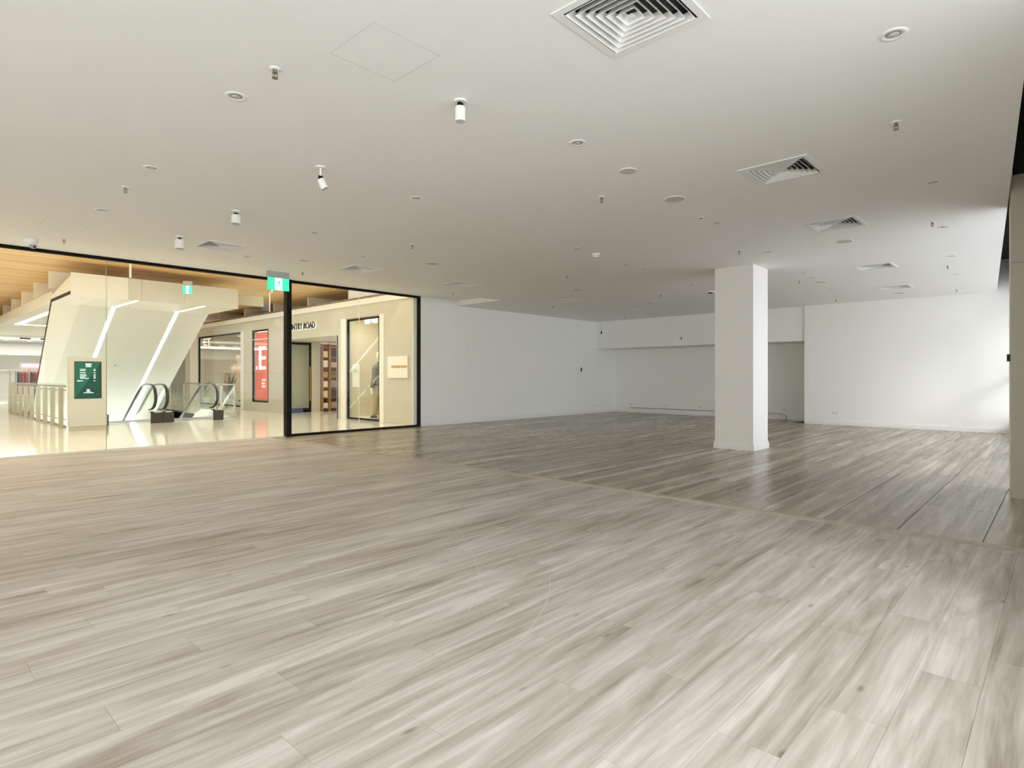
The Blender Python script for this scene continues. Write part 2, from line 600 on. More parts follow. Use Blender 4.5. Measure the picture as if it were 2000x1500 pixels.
# ceiling: main slab with the raised strip along the glass, askew edge on the window side
E_IN, E_OUT = 10.25, 10.60      # strip: y from E_IN to LW, x up to E_OUT
vents = [(1232, 30, 'nearest to the camera'), (1528, 334, 'second from the camera, in the row near the windows'), (1630, 438, 'third, in the row near the windows'),
         (1708, 521, 'fourth, in the row near the windows'), (1748, 561, 'beside the back wall, near the windows'),
         (433, 481, 'nearest of those beside the glass'), (703, 525.6, 'second of those beside the glass'),
         (899, 555.6, 'above the near end of the left wall'), (1103, 587.5, 'fourth along the left wall side'),
         (1228, 606, 'furthest, just in front of the bulkhead')]
VP = [plane_pt(x, y, ZC) for x, y, _ in vents]
XE = RW + .2
YS = 1.25
HW_ = 0.252
def hole(x, y):
    return any(abs(x - X) < HW_ and abs(y - Y) < HW_ for X, Y in VP)
xs = sorted(set([X0, E_OUT, XE] + [X + s_ * HW_ for X, Y in VP for s_ in (-1, 1)]))
ys = sorted(set([YS, E_IN, LW + .2] + [Y + s_ * HW_ for X, Y in VP for s_ in (-1, 1)]))
c = MB()
for xa, xb in zip(xs[:-1], xs[1:]):
    run = None
    for ya, yb in zip(ys[:-1], ys[1:]):
        ok = not hole((xa + xb) / 2, (ya + yb) / 2) and not ((xa + xb) / 2 < E_OUT and (ya + yb) / 2 > E_IN)
        if ok:
            run = (run[0], yb) if run else (ya, yb)
        if (not ok or yb == ys[-1]) and run:
            c.box(xa, xb, run[0], run[1], ZC, ZC + .1)
            run = None
c.prism([(X0, wl(X0)), (XE, wl(XE)), (XE, wl(XE) + .02), (XE, YS), (X0, YS)][:0] or [(X0, wl(X0)), (XE, wl(XE)), (XE, YS), (X0, YS)], 'z', ZC, ZC + .1)
ce = c.build('ceiling', M['ceiling'])
tag(ce, 'plain white plasterboard ceiling of the empty shop', 'ceiling', kind='structure')
MB().box(X0, E_OUT, E_IN, LW + .2, ZR, ZR + 0.1).box(X0, E_OUT, E_IN - 0.02, E_IN, ZC + 0.1, ZR + .1).box(E_OUT, E_OUT + 0.02, E_IN - .02, LW + .2, ZC + 0.1, ZR + .1).build('raised_strip', M['ceiling'], ce)
# dark void over the windows, behind the ceiling edge
vo = MB()
vo.prism([(X0, -1.9), (BW, -1.2), (BW, wl(BW) + .3), (X0, wl(X0) + .3)], 'z', 3.85, 3.9)
vo.prism([(X0, wl(X0)), (BW, wl(BW)), (BW, wl(BW) + 0.02), (X0, wl(X0) + 0.02)], 'z', ZC + 0.1, 3.85)
vo.build('ceiling_void', M['dark'], ce)

# walls
b = MB()
b.box(BW, BW + 0.2, -0.4, 5.10, 0, 3.9)
wb = b.build('wall_back', M['wall'])
tag(wb, 'white painted back wall with a deep recess under a bulkhead at its left', 'wall', kind='structure')
MB().box(RW, RW + 0.2, 5.0, LW + .2, 0, ZC).build('recess_wall', M['wall'], wb)
MB().box(SO, RW, 5.10, LW, 2.22, ZC).build('bulkhead', M['wall'], wb)
MB().box(BW + 0.2, RW, 4.90, 5.10, 0, ZC).build('recess_side', M['wall'], wb)

wL = MB().box(9.37, RW + .2, LW, LW + 0.2, 0, ZC + 0.14).build('wall_left', M['wall'])
tag(wL, 'white painted left wall between the glass shopfront and the far corner', 'wall', kind='structure')
MB().box(X0, 9.37, LW, LW + 0.2, ZR, 3.9).build('wall_above_glass', M['wall'], wL)
wX = MB().box(X0 - 0.2, X0, -1.9, LW + .2, 0, .5).box(X0 - 0.2, X0, -1.9, LW + .2, 3.0, 3.9).box(X0 - 0.2, X0, 5.4, LW + .2, .5, 3.0).build('wall_behind', M['wall'])
tag(wX, 'white painted window wall behind the camera', 'wall', kind='structure')

for k in range(3):
    MB().box(X0 - .13, X0 - .07, -1.2 + k * 2.2, -1.14 + k * 2.2, .5, 3.0).build('mullion', M['tan'], wX)
    MB().box(X0 - .105, X0 - .095, -1.14 + k * 2.2, 1.0 + k * 2.2, .5, 3.0).build('pane', M['glass'], wX)
area('window_portal', (X0 - .3, 1.8, 1.75), 7.2, 2.5, 1, (1, 1, 1), (1, 0, 0), portal=True)


def skirting(name, label, p0, p1, n, h=0.11, t=0.018):
    """moulded baseboard from p0 to p1, n = unit direction into the room"""
    p0, p1, n = Vector((*p0, 0)), Vector((*p1, 0)), Vector((*n, 0))
    prof = [(0, 0), (t, 0), (t, h * .62), (t * .7, h * .70), (t * .7, h * .88), (t * .3, h), (0, h)]
    m_ = MB()
    A = [m_.bm.verts.new(p0 + n * a + Vector((0, 0, z))) for a, z in prof]
    B = [m_.bm.verts.new(p1 + n * a + Vector((0, 0, z))) for a, z in prof]
    m_.bm.faces.new(A); m_.bm.faces.new(list(reversed(B)))
    for i in range(len(prof)):
        j = (i + 1) % len(prof)
        m_.bm.faces.new((A[i], A[j], B[j], B[i]))
    return tag(m_.build(name, M['white']), label, 'baseboard', kind='structure')


skirting('baseboard_left', 'white moulded baseboard along the left wall', (9.40, LW), (RW, LW), (0, -1), 0.12)
skirting('baseboard_back', 'white moulded baseboard along the back wall', (BW, -0.2), (BW, 5.10), (-1, 0), 0.12)
skirting('baseboard_recess', 'white baseboard along the recessed part of the back wall', (RW, 5.9), (RW, LW), (-1, 0), 0.13)

# ---- window side: sill wall, frames, panes, askew like the ceiling edge
WO = -0.42
ww = thing('wall_right', 'window wall on the right with low sill and tall panes', 'wall', kind='structure')
def skew(m_, x0, x1, off0, off1, z0, z1):
    m_.prism([(x0, wl(x0, off0)), (x1, wl(x1, off0)), (x1, wl(x1, off1)), (x0, wl(x0, off1))], 'z', z0, z1)
m_ = MB(); skew(m_, X0, BW, WO - .15, WO, 0, 0.35); m_.build('sill_wall', M['wall'], ww)
m_ = MB(); skew(m_, X0, BW, WO - .15, WO, 3.2, 3.9); m_.build('head_wall', M['dark'], ww)
m_ = MB(); skew(m_, 3.8, 8.25, WO - .15, WO, .35, 3.2); m_.build('daylight_block_wall', M['wall'], ww)  # unseen wall stretch added to cut daylight near the camera
mull = [-5.0, -2.1, 0.9, 3.8, 8.3, 10.9, 13.5, 16.1, 16.98]
for x in mull:
    m_ = MB(); skew(m_, x - 0.04, x + 0.04, WO - .12, WO - .02, 0.35, 3.2); m_.build('mullion', M['tan'], ww)
m_ = MB(); skew(m_, X0, BW, WO - .11, WO - .03, 1.35, 1.42); m_.build('transom', M['tan'], ww)
for a, b_ in zip(mull[:-1], mull[1:]):
    if a == 3.8:
        continue
    m_ = MB(); skew(m_, a + .04, b_ - .04, WO - .075, WO - .065, 0.35, 3.2); m_.build('pane', M['tinted'] if a > 8 else M['glass'], ww)
ang = math.atan(0.0757)
for a, b_ in ((-5, 3.8), (8.3, 12.6), (12.6, 17)):
    xm = (a + b_) / 2
    p = area('window_portal', (xm, wl(xm, WO - .2), 1.78), b_ - a, 2.85, 1, (1, 1, 1), (-math.sin(ang), math.cos(ang), 0), portal=True)
gnd = MB().box(-60, 60, -40, wl(X0, WO) - 0.8, -0.4, -0.35).box(-60, X0 - .4, wl(X0, WO) - .8, 60, -0.4, -0.35).build('pavement', M['pave'])
tag(gnd, 'grey pavement outside the windows on the right', 'pavement', kind='structure')

m_ = MB(); skew(m_, X0 - 1, 13.2, WO - 2.2, WO - .15, 3.25, 3.45)  # unseen slab added to block sun and high sky at the windows
tag(m_.build('light_blocker', M['grey']), 'grey canopy added out of view over the pavement to cut daylight', 'light_blocker', kind='structure')

# tan clad pier on the right edge of the picture
pr = thing('pier', 'tan clad pier standing by the windows at the right edge', 'pier', kind='structure')
MB().box(8.0, 8.55, -0.25, 0.405, 0, 2.425).build('cladding', M['tan'], pr)
MB().box(8.0, 8.55, -0.25, 0.405, 2.429, 3.33).build('cladding', M['tan'], pr)
MB().box(8.004, 8.546, -0.246, 0.401, 2.425, 2.429).build('cladding_joint', M['dark'], pr)
MB().box(8.02, 8.5, -0.25, 0.39, 3.33, 3.85).build('dark_head', M['dark'], pr)
MB().box(8.58, 8.68, -0.2, 0.445, 0, 3.8).build('frame_post', M['white'], pr)
MB().box(8.56, 8.575, 0.405, 0.465, 1.42, 1.50).build('wall_box', M['dark'], pr)

# ---- free-standing column
cl = thing('column', 'square white painted column standing on the tiled floor', 'column', (10.40, 4.16, 0), kind='structure')
MB().box(-0.335, 0.335, -0.335, 0.335, 0, ZC).build('shaft', M['col'], cl, bevel=0.004)
sk = MB()
for h0, h1, t in ((0, 0.075, 0.018), (0.075, 0.105, 0.013), (0.105, 0.12, 0.007)):
    q = 0.335 + t
    sk.box(-q, q, -q, q, h0, h1)
sk.build('baseboard', M['white'], cl)

# ================================================================ GLASS SHOPFRONT OF THE ROOM
gw = thing('window_1', 'full-height glass shopfront with thin black frame along the left side', 'glass wall', kind='structure')
GY = LW + 0.03
# black head and sill sections, thin channel under the frameless panes
MB().box(X0, 9.37, LW - 0.01, LW + 0.07, ZR - 0.05, ZR + .0).build('head_frame', M['black'], gw)
MB().box(5.95, 9.37, LW - 0.01, LW + 0.07, 0, 0.045).build('bottom_frame', M['black'], gw)
MB().box(9.315, 9.37, LW - 0.012, LW + 0.07, 0.0, ZR).build('side_frame', M['black'], gw)
MB().box(X0, 5.83, LW - 0.015, LW + 0.02, 0, 0.010).build('floor_channel', M['white'], gw)
MB().box(X0, 5.83, LW + 0.02, LW + 0.05, 0, 0.014).build('floor_gasket', M['grey'], gw)
MB().box(5.83, 5.935, LW - 0.06, LW + 0.08, 0, ZR + 0.005).build('post', M['black'], gw)
for a, b_ in ((X0, -1.0), (-0.996, 2.676), (2.680, 5.83)):
    MB().box(a, b_, GY, GY + 0.012, 0.012, ZR - 0.04).build('pane', M['glass'], gw)
for a, b_ in ((5.95, 7.618), (7.622, 9.32)):
    MB().box(a, b_, GY, GY + 0.012, 0.04, ZR - 0.04).build('pane', M['glass'], gw)
MB().box(7.616, 7.624, GY - .002, GY + 0.014, 0.04, ZR - .04).build('silicone_joint', M['cream2'], gw)
MB().box(2.675, 2.681, GY - .001, GY + 0.013, 0.012, ZR - .04).build('silicone_joint', M['glass_edge'], gw)
MB().box(9.20, 9.315, LW + .07, LW + .10, 0, ZR).build('white_reveal', M['cream2'], gw)

# ================================================================ MALL SHELL
VX0, VX1, VY0, VY1 = 3.22, 7.42, 18.45, 27.0      # floor opening over the escalators
mf = MB()
mf.box(X0, 16, LW + .05, VY0, -0.3, -0.002)
mf.box(X0, VX0, VY0, VY1, -0.3, -0.002)
mf.box(VX1, 16, VY0, VY1, -0.3, -0.002)
mf.box(X0, 16, VY1, 44, -0.3, -0.002)
mfo = mf.build('floor', M['mallfloor'])
tag(mfo, 'polished cream floor of the mall beyond the glass', 'floor', kind='structure')
lw_ = MB().box(-1.5, 12.0, 14, 31, -4.7, -4.6).build('lower_floor', M['mallfloor'], mfo)

mc = MB().box(X0, 14, LW + 0.2, 36, 3.9, 4.0).build('ceiling', M['woodceil'])
tag(mc, 'warm timber laminate ceiling of the mall beyond the glass', 'ceiling', kind='structure')
MB().box(14.0, 14.2, 11.9, 44, 0, 4).box(X0 - .2, X0, 12.1, 44, 0, 4).build('mall_side_walls', M['cream'], mc)
# white drop panels whose left corners step back along the ceiling
for k in range(5):
    y = 15.91 + 2.49 * k
    MB().box(9.82, 12.2, y, y + 0.06, 3.35, 3.899).build('drop_panel', M['cream2'], mc)
for k in range(5):
    y = 18.58 + 2.53 * k
    x = 2.96 + 0.065 * k
    MB().box(x, 4.6, y, y + 0.06, 3.47, 3.899).build('drop_panel', M['cream2'], mc)
    MB().box(x + 0.34, 4.6, y - 0.02, y - 0.001, 3.20, 3.69).build('drop_panel', M['taupe'], mc)
# mosaic band above the shop's cornice
mo = MB()
yy = 12.3
while yy < 29:
    h = 3.60 + random.uniform(-.01, .01)
    for zz in (3.46, 3.51, 3.56):
        mo.box(9.76 + random.uniform(0, .012), 9.80, yy + .003, yy + 0.10, zz, zz + .045)
    yy += 0.105
mo_ = mo.build('mosaic_band', M['mosaic'], mc)
mo_['kind'] = 'stuff'
MB().box(9.775, 9.81, 12.3, 29, 3.3, 3.61).build('mosaic_backing', M['taupe'], mc)

# ---- upper landing and escalator soffit
sl = thing('escalator_soffit', 'cream landing slab and sloping escalator underside with light strips', 'soffit', kind='structure')
XL, XC, XR = 3.03, 3.60, 6.76
VF, VK = 16.54, 18.64
ZS = 3.11
S_ = 0.636
VE = 27.5
ZE = ZS - S_ * (VE - VK)
# underside as a folded slab: flat part, then slope
pr_ = [(VF, ZS), (VK, ZS), (VE, ZE), (VE, ZE + 0.5), (VK, ZS + 0.45), (VF, ZS + 0.45)]
MB().prism(pr_, 'x', XC, XR).build('underside', M['cream'], sl)
ch = MB()
def P_(x, y, z): return (x, y, z)
ch.quad((XC, VF, ZS), (XL, VF, ZS + .02), (XL, VK, ZS + .02), (XC, VK, ZS))
ch.quad((XC, VK, ZS), (XL, VK, ZS + .02), (XL + .52, VE, ZE + .04), (XC, VE, ZE))
ch.quad((XL, VF, ZS + .02), (XL, VK, ZS + .02), (XL, VK, ZS + .2), (XL, VF, ZS + .45))
ch.build('edge_panel', M['cream2'], sl)
g_ = MB()      # solid strip along the outer edge, a shadow gap's shade put into its colour
for (xa, ya, za), (xb, yb, zb) in (((XL, VF, ZS + .02), (XL, VK, ZS + .02)), ((XL, VK, ZS + .02), (XL + .52, VE, ZE + .04))):
    g_.prism([(ya, 0), (yb, 0), (yb, 1), (ya, 1)], 'x', 0, 1)
    for v_ in list(g_.bm.verts)[-8:]:
        t_ = 0 if abs(v_.co.y - ya) < 1e-6 else 1
        v_.co.z = (zb if t_ else za) + (.07 if v_.co.z > .5 else 0)
        v_.co.x = (xb if t_ else xa) + (0.0 if v_.co.x > .5 else -.02)
g_.build('shadow_gap', M['dark'], sl)
MB().box(XL, 4.16, VF - .04, VF, ZS, 3.63).build('fascia', M['cream'], sl)
for a, b_ in ((4.165, 4.44), (4.445, 5.42), (5.425, XR)):
    MB().box(a, b_, VF - .03, VF, ZS, 3.63).build('fascia', M['fascia'], sl)
MB().box(XR, 7.60, VF + .3, VF + .34, ZS + .15, 3.55).build('fascia', M['taupe'], sl)
MB().box(XR + .01, 7.61, VF - .08, VF - .065, ZS - .01, 3.645).build('glass_upstand', M['glass_green'], sl)
MB().box(7.605, 7.625, VF - .085, VF - .06, ZS - .01, 3.645).build('glass_end', M['cream2'], sl)
# far landing soffit with its own light strip
MB().box(XL, 6.3, VK, 34.6, ZS + .02, ZS + .3).build('far_soffit', M['cream'], sl)
MB().box(3.40, 3.55, 19.0, 27.4, ZS + .008, ZS + .02).build('light_strip', M['led'], sl)
MB().box(3.40, 4.60, 27.3, 27.45, ZS + .008, ZS + .02).build('light_strip', M['led'], sl)
for xa in (4.356, 5.91):
    MB().prism([(VF + .02, ZS - .006), (VK, ZS - .006), (VK, ZS), (VF + .02, ZS)], 'x', xa - .032, xa + .032).build('light_strip', M['led'], sl)
    yb = 25.0
    zb = ZS - S_ * (yb - VK)
    MB().prism([(VK, ZS - .006), (yb, zb - .006), (yb, zb), (VK, ZS)], 'x', xa - .045, xa + .045).build('light_strip', M['led'], sl)
# small fittings on the slope
for (x, y) in ((4.95, 21.0), (4.30, 23.3)):
    z = ZS - S_ * (y - VK)
    MB().lathe([(0.02, 0), (0.035, -0.01), (0.03, -0.03), (0.0001, -0.032)], n=10).xf(Matrix.Translation((x, y, z))).build('small_fitting', M['grey'], sl)

# hanging smoke baffle rods on the timber ceiling
for x in (4.05, 7.42):
    y = 15.9
    MB().box(x - .02, x + .02, y, y + .03, 3.56, 3.899).build('baffle_rod', M['cream2'], mc)
MB().box(4.4, 7.4, 14.6, 14.63, 3.88, 3.899).build('baffle_channel', M['cream2'], mc)

# ================================================================ CLOTHING SHOP FRONT (across the mall)
SX = 9.50
sf = thing('shopfront', 'textured stone clothing shop front with cornice, windows and entry', 'shopfront', kind='structure')
ZT = 2.96
ZCO = 3.31
def pier(y0, y1, z0=0, z1=ZCO, nm='stone_wall', m_=M['stone'], x0=SX, x1=SX + .2):
    return MB().box(x0, x1, y0, y1, z0, z1).build(nm, m_, sf)
pier(11.95, 13.63)
pier(15.55, 16.08)
pier(13.63, 15.55, ZT, ZCO)
pier(16.08, 19.56, 2.50, ZCO)
pier(19.56, 20.65)
pier(20.65, 21.97, ZT, ZCO)
pier(20.65, 21.97, 0, 0.33)
pier(21.97, 22.80)
pier(22.80, 27.35, ZT, ZCO)
pier(27.35, 28.9)
pier(28.9, 34, ZT, ZCO)
MB().box(SX - .05, SX + .25, 11.95, 34, ZCO, 3.47).build('cornice', M['cream2'], sf)
for y0, y1 in ((13.60, 13.80), (15.52, 15.78), (22.70, 22.90), (27.32, 28.2)):
    MB().box(SX - .04, SX + .02, y0, y1, 0, ZT + .01).build('white_fin', M['cream2'], sf)
# display window frames, panes and boxes
def frame_yz(x, y0, y1, z0, z1, t, dep, nm='window_frame'):
    m_ = MB()
    m_.box(x, x + dep, y0, y0 + t, z0, z1).box(x, x + dep, y1 - t, y1, z0, z1)
    m_.box(x, x + dep, y0 + t, y1 - t, z0, z0 + t).box(x, x + dep, y0 + t, y1 - t, z1 - t, z1)
    return m_.build(nm, M['black'], sf)
frame_yz(SX, 13.85, 15.50, 0.02, 2.93, 0.045, .06)
MB().box(SX + .02, SX + .03, 13.9, 15.45, 0.06, 2.89).build('pane', M['glass'], sf)
MB().box(SX + .06, 10.9, 13.75, 15.6, 0.0, 0.05).build('display_floor', M['cream2'], sf)
MB().box(10.9, 10.95, 13.2, 16.0, 0, 3.2).box(SX + .2, 10.9, 15.6, 15.65, 0, 3.2).box(SX + .2, 10.9, 13.3, 13.35, 0, 3.2).build('display_back', M['display'], sf)
MB().box(SX + .2, 10.9, 13.35, 15.6, 3.1, 3.15).build('display_ceiling', M['joinery'], sf)
frame_yz(SX, 20.65, 21.97, 0.33, ZT - .01, 0.05, .06)
MB().box(SX, SX + .06, 20.65, 21.97, 2.60, 2.63).build('transom', M['cream2'], sf)
MB().box(SX + .02, SX + .03, 20.7, 21.92, 0.38, 2.9).build('pane', M['glass'], sf)
frame_yz(SX, 22.90, 27.30, 0.10, ZT - .01, 0.05, .06)
MB().box(SX + .02, SX + .03, 22.95, 27.25, 0.15, 2.9).build('pane', M['glass'], sf)
# interior box of the shop
si = MB()
si.box(13.6, 13.7, 11.95, 29, 0, 3.3)
si.build('shop_back_wall', M['blush'], sf)
MB().box(SX + .2, 13.6, 20.9, 29, 3.15, 3.2).box(11.0, 13.6, 12, 20.9, 3.15, 3.2).build('shop_ceiling', M['blush'], sf)
MB().box(SX + .2, 13.6, 28.9, 29, 0, 3.2).build('shop_side_wall', M['blush'], sf)
# entry: ceiling, jamb, open door leaf, stone return
MB().box(SX + .2, 12.0, 16.08, 19.8, 2.50, 2.56).build('entry_ceiling', M['cream2'], sf)
MB().box(SX, 12.0, 16.0, 16.06, 0, 2.5).build('entry_jamb', M['cream2'], sf)
MB().box(SX + .2, 9.70, 19.57, 19.9, 0, 2.5).build('entry_jamb', M['stone'], sf)
MB().box(9.70, 9.74, 19.565, 19.9, 0, 2.5).build('door_frame', M['black'], sf)
MB().box(10.60, 10.93, 19.60, 19.9, 0, 2.5).build('stone_return', M['stone'], sf)
dr = thing('door_1', 'black framed glass door with long brass handle folded open at the shop entry', 'door', (9.745, 19.66, 0), kind='structure')
dm = MB().box(0, .07, 0, .05, 0, 2.46).box(.80, .87, 0, .05, 0, 2.46).box(.07, .80, 0, .05, 2.38, 2.46).box(.07, .80, 0, .05, 0, .14)
dm.build('door_frame', M['black'], dr)
MB().box(.07, .80, .02, .03, .14, 2.38).build('pane', M['glass'], dr)
MB().box(.79, .815, -.05, -.025, .40, 1.62).box(.795, .81, -.025, 0, .5, .53).box(.795, .81, -.025, 0, 1.5, 1.53).build('handle', M['gold'], dr)
MB().box(.0, .55, -.004, -.0005, .01, .13).build('kick_film', M['bluefilm'], dr)
MB().box(9.9, 11.0, 19.9, 19.95, 0, 2.5).build('reveal_wall', M['stone'], sf)

text('sign_letters', 'COUNTRY ROAD', 0.285, M['letters'], sf, (SX - .045, 19.39, 2.80), (0, -1, 0.0), (-1, 0, 0), extrude=0.012, bold=0.006, sx=0.93)
text('sign_halo', 'COUNTRY ROAD', 0.285, M['led_soft'], sf, (SX - .012, 19.40, 2.795), (0, -1, 0.0), (-1, 0, 0), extrude=0.003, bold=0.011, sx=0.93)

# plaque
pq = thing('plaque', 'square white plaque with small brass lettering on the stone wall beside the display window', 'sign', (SX - .06, 12.95, 1.22))
MB().box(0, .055, -0.44, 0.44, 0, .58).build('plate', M['cream2'], pq)
text('lettering', 'COUNTRY ROAD', 0.085, M['gold'], pq, (-.008, 0.25, .27), (0, -1, 0), (-1, 0, 0), extrude=0.006, bold=0.003)

# red sale poster
PXW = SX + .08
po = thing('sale_poster', 'tall red poster with a large white letter in the narrow shop window', 'poster', (PXW, 21.3, 0))
def pz(px, py):
    y_, z_ = ray_x(px, py, PXW - .01)
    return y_ - 21.3, z_
yl, _ = pz(499.5, 700)
MB().box(0, .01, -.62, yl, 0.40, 2.88).build('sheet', M['red'], po)
m_ = MB()
(a0, zt), (b0, zb) = pz(505.5, 677), pz(519, 721.5)
st = .42 * (a0 - b0)
X_ = (-.010, -.004)
m_.box(*X_, a0 - st * .85, a0, zb, zt)
for z0_, z1_ in ((zt - .12, zt), ((zb + zt) / 2 - .06, (zb + zt) / 2 + .06), (zb, zb + .12)):
    m_.box(*X_, b0, a0, z0_, z1_)
m_.box(*X_, pz(502.3, 700)[0], yl, zb, zb + .12)
m_.build('poster_letters', M['postertext'], po)
ty, tz = pz(511, 744)
text('poster_words', 'Further\nStyles\nAdded', 0.115, M['postertext'], po, (-.008, ty, tz), (0, -1, 0), (-1, 0, 0), extrude=0.002, bold=0.002)
MB().box(SX + .09, SX + .35, 21.94, 21.97, .3, 2.95).build('window_reveal', M['display'], sf)
MB().box(SX + .12, SX + .14, 20.0, 22.4, 0, 3.15).build('window_back', M['display'], sf)
MB().box(SX + .2, SX + .8, 21.75, 23.0, 0, 3.15).build('window_reveal', M['display'], sf)

# ---- shelving inside the entry
BX, BY = 10.96, 19.50
bc = thing('bookcase', 'open timber shelving with folded clothes inside the shop entry', 'shelving', (BX, BY, 0))
for x, w_ in ((0, .03), (0.25, .08), (0.95, .05)):
    MB().box(x, x + w_, 0, .40, 0, 2.44).build('upright', M['joinery'], bc)
SH = (0.10, 0.48, 0.86, 1.22, 1.58, 1.94, 2.30)
for z in SH:
    MB().box(.03, .25, 0.01, .38, z, z + .025).box(.33, .95, 0.01, .38, z, z + .025).build('shelf', M['joinery'], bc)
MB().box(0, 1.0, .40, .42, 0, 2.44).build('back_panel', M['joinery'], bc)
cols = ['white', 'grey', 'coat', 'darkcloth', 'skin', 'greencloth', 'trouser', 'jacket']
cn = ['white', 'grey', 'cream', 'charcoal', 'off-white', 'sage green', 'khaki', 'olive']
n = 0
for q_, z in enumerate(SH[:-1]):
    for xb, xw_, bay in ((.045, .19, 'narrow'), (.36, .24, 'wide')):
        hh = .17 + .06 * ((n * 7) % 3) / 2
        s_ = MB()
        q = 0
        while q < hh:
            s_.box(xb + random.uniform(0, .01), xb + xw_ - random.uniform(0, .01), .04, .34, z + .026 + q, z + .026 + q + .028)
            q += .030
        o = s_.build('folded_clothes', M[cols[n % 8]], None, loc=(BX, BY, 0))
        tag(o, 'stack of folded %s clothes, %s bay, %s shelf from the floor' % (cn[n % 8], bay, ['lowest', 'second', 'third', 'fourth', 'fifth', 'sixth'][q_]), 'clothes', 'folded clothes on the entry shelves')
        n += 1
MB().box(11.5, 13.4, 16.5, 16.52, 0, 2.6).build('shop_divider', M['joinery'], sf)

# ---- spotlights in the mannequin window
for k, (y, x) in enumerate(((15.12, 9.95), (14.75, 9.95), (14.2, 9.95))):
    s_ = thing('display_spotlight', ['white box spotlight in the display window, left of three', 'white box spotlight in the display window, middle of three', 'white box spotlight in the display window, right of three'][k], 'spotlight', (x, y, 3.10), group='spotlights over the mannequin')
    MB().box(-.06, .06, -.07, .07, -.26, -.05).build('housing', M['white'], s_)
    MB().box(-.05, .05, -.06, .06, -.268, -.261).build('lens', M['led'], s_)
    MB().box(-.01, .01, -.01, .01, -.05, 0).build('stem', M['white'], s_)

# ---- mannequins
def mannequin(name, label, loc, rz, top, bottom, hooded=False, hgt=1.86, coat=False):
    t = thing(name, label, 'mannequin', loc, rz)
    k = hgt / 1.86
    # body faces +x locally
    hd = MB().ellip((0.015, 0, 1.735), (.095, .075, .122), 16, 12)
    hd.ellip((0.095, 0, 1.715), (.024, .016, .028), 8, 6)      # nose
    hd.ellip((0.065, 0, 1.66), (.045, .045, .035), 10, 6)      # chin
    hd.ellip((-.005, .076, 1.72), (.02, .01, .03), 8, 6).ellip((-.005, -.076, 1.72), (.02, .01, .03), 8, 6)
    hd.tube([(-.015, 0, 1.50), (-.005, 0, 1.58), (0.0, 0, 1.66)], [.062, .055, .052], 12)
    hd.build('body', M['skin'], t, smooth=True)
    for sgn in (-1, 1):                                        # hands
        hd = MB()
        hd.ellip((.05, sgn * .27, .82), (.035, .018, .065), 8, 6)
        for f in range(4):
            hd.tube([(.075 - .022 * f, sgn * .272, .78), (.078 - .022 * f, sgn * .268, .72), (.07 - .022 * f, sgn * .262, .685 + .008 * abs(f - 1))], .0085, 6)
        hd.tube([(.08, sgn * .262, .84), (.105, sgn * .25, .79), (.108, sgn * .245, .76)], .0095, 6)
        hd.build('hand', M['skin'], t, smooth=True)
    # trousers
    tr_ = MB()
    for sgn in (-1, 1):
        st = sgn * .05
        tr_.tube([(0, sgn * .075, 1.02), (st * .3, sgn * .095, .85), (st, sgn * .10, .55), (st * 1.2, sgn * .105, .30), (st * 1.3, sgn * .11, .10)], [.10, .105, .088, .075, .070], 14)
    tr_.ellip((-.01, 0, .98), (.125, .165, .13), 16, 8)
    tr_.build('trousers', bottom, t, smooth=True)
    for sgn in (-1, 1):
        so_ = MB().ellip((.05 + sgn * .06, sgn * .11, .05), (.135, .045, .045), 12, 8).build('shoe', M['shoe'], t, smooth=True)
        MB().box(-.08 + sgn * .06, .185 + sgn * .06, sgn * .11 - .042, sgn * .11 + .042, 0.0, .02).build('sole', M['skin'], so_)
    # jacket or coat
    lo = .42 if coat else .93
    jk = MB()
    prof = [(lo, .165, .215), (lo + .05, .16, .21), (1.10, .135, .19), (1.25, .14, .20), (1.38, .135, .205), (1.46, .11, .19), (1.515, .075, .11), (1.55, .07, .075)]
    rings = []
    for z, a, b_ in prof:
        rings.append([jk.bm.verts.new((a * math.cos(2 * PI * q / 20) - .01, b_ * math.sin(2 * PI * q / 20), z)) for q in range(20)])
    for A, B in zip(rings, rings[1:]):
        for q in range(20):
            j = (q + 1) % 20
            jk.bm.faces.new((A[q], A[j], B[j], B[q]))
    jk.bm.faces.new(rings[-1]); jk.bm.faces.new(list(reversed(rings[0])))
    for sgn in (-1, 1):
        jk.tube([(0, sgn * .16, 1.45), (-.02, sgn * .235, 1.36), (-.045, sgn * .265, 1.15), (0.0, sgn * .275, 1.0), (.045, sgn * .27, .87)], [.065, .07, .062, .055, .048], 12)
    jo = jk.build('coat' if coat else 'jacket', top, t, smooth=True)
    cb = MB().lathe([(.085, 0), (.078, .05), (.07, .055)], n=16, cap=False).xf(Matrix.Translation((-.01, 0, 1.51)))
    cb.build('collar', top, jo, smooth=True)
    if not coat:
        hb = MB()
        hb.lathe([(.17, 0), (.172, .05)], n=20, cap=False)
        hb.xf(Matrix.Translation((-.01, 0, .915)) @ Matrix.Diagonal((1, 1.28, 1, 1)))
        hb.build('hem_band', M['darkcloth'], jo)
    t.scale = (k, k, k)
    return t


mannequin('mannequin', 'white mannequin in dark olive jacket and khaki trousers in the display window', (9.84, 14.34, 0.05), PI / 2 + .25, M['jacket'], M['trouser'], hgt=1.93)
mannequin('mannequin', 'mannequin in a long cream coat behind plants in the far shop window', (10.25, ray_x(465, 736, 10.25)[0], 0.20), PI / 2 + .3, M['coat'], M['coat'], hgt=1.95, coat=True)
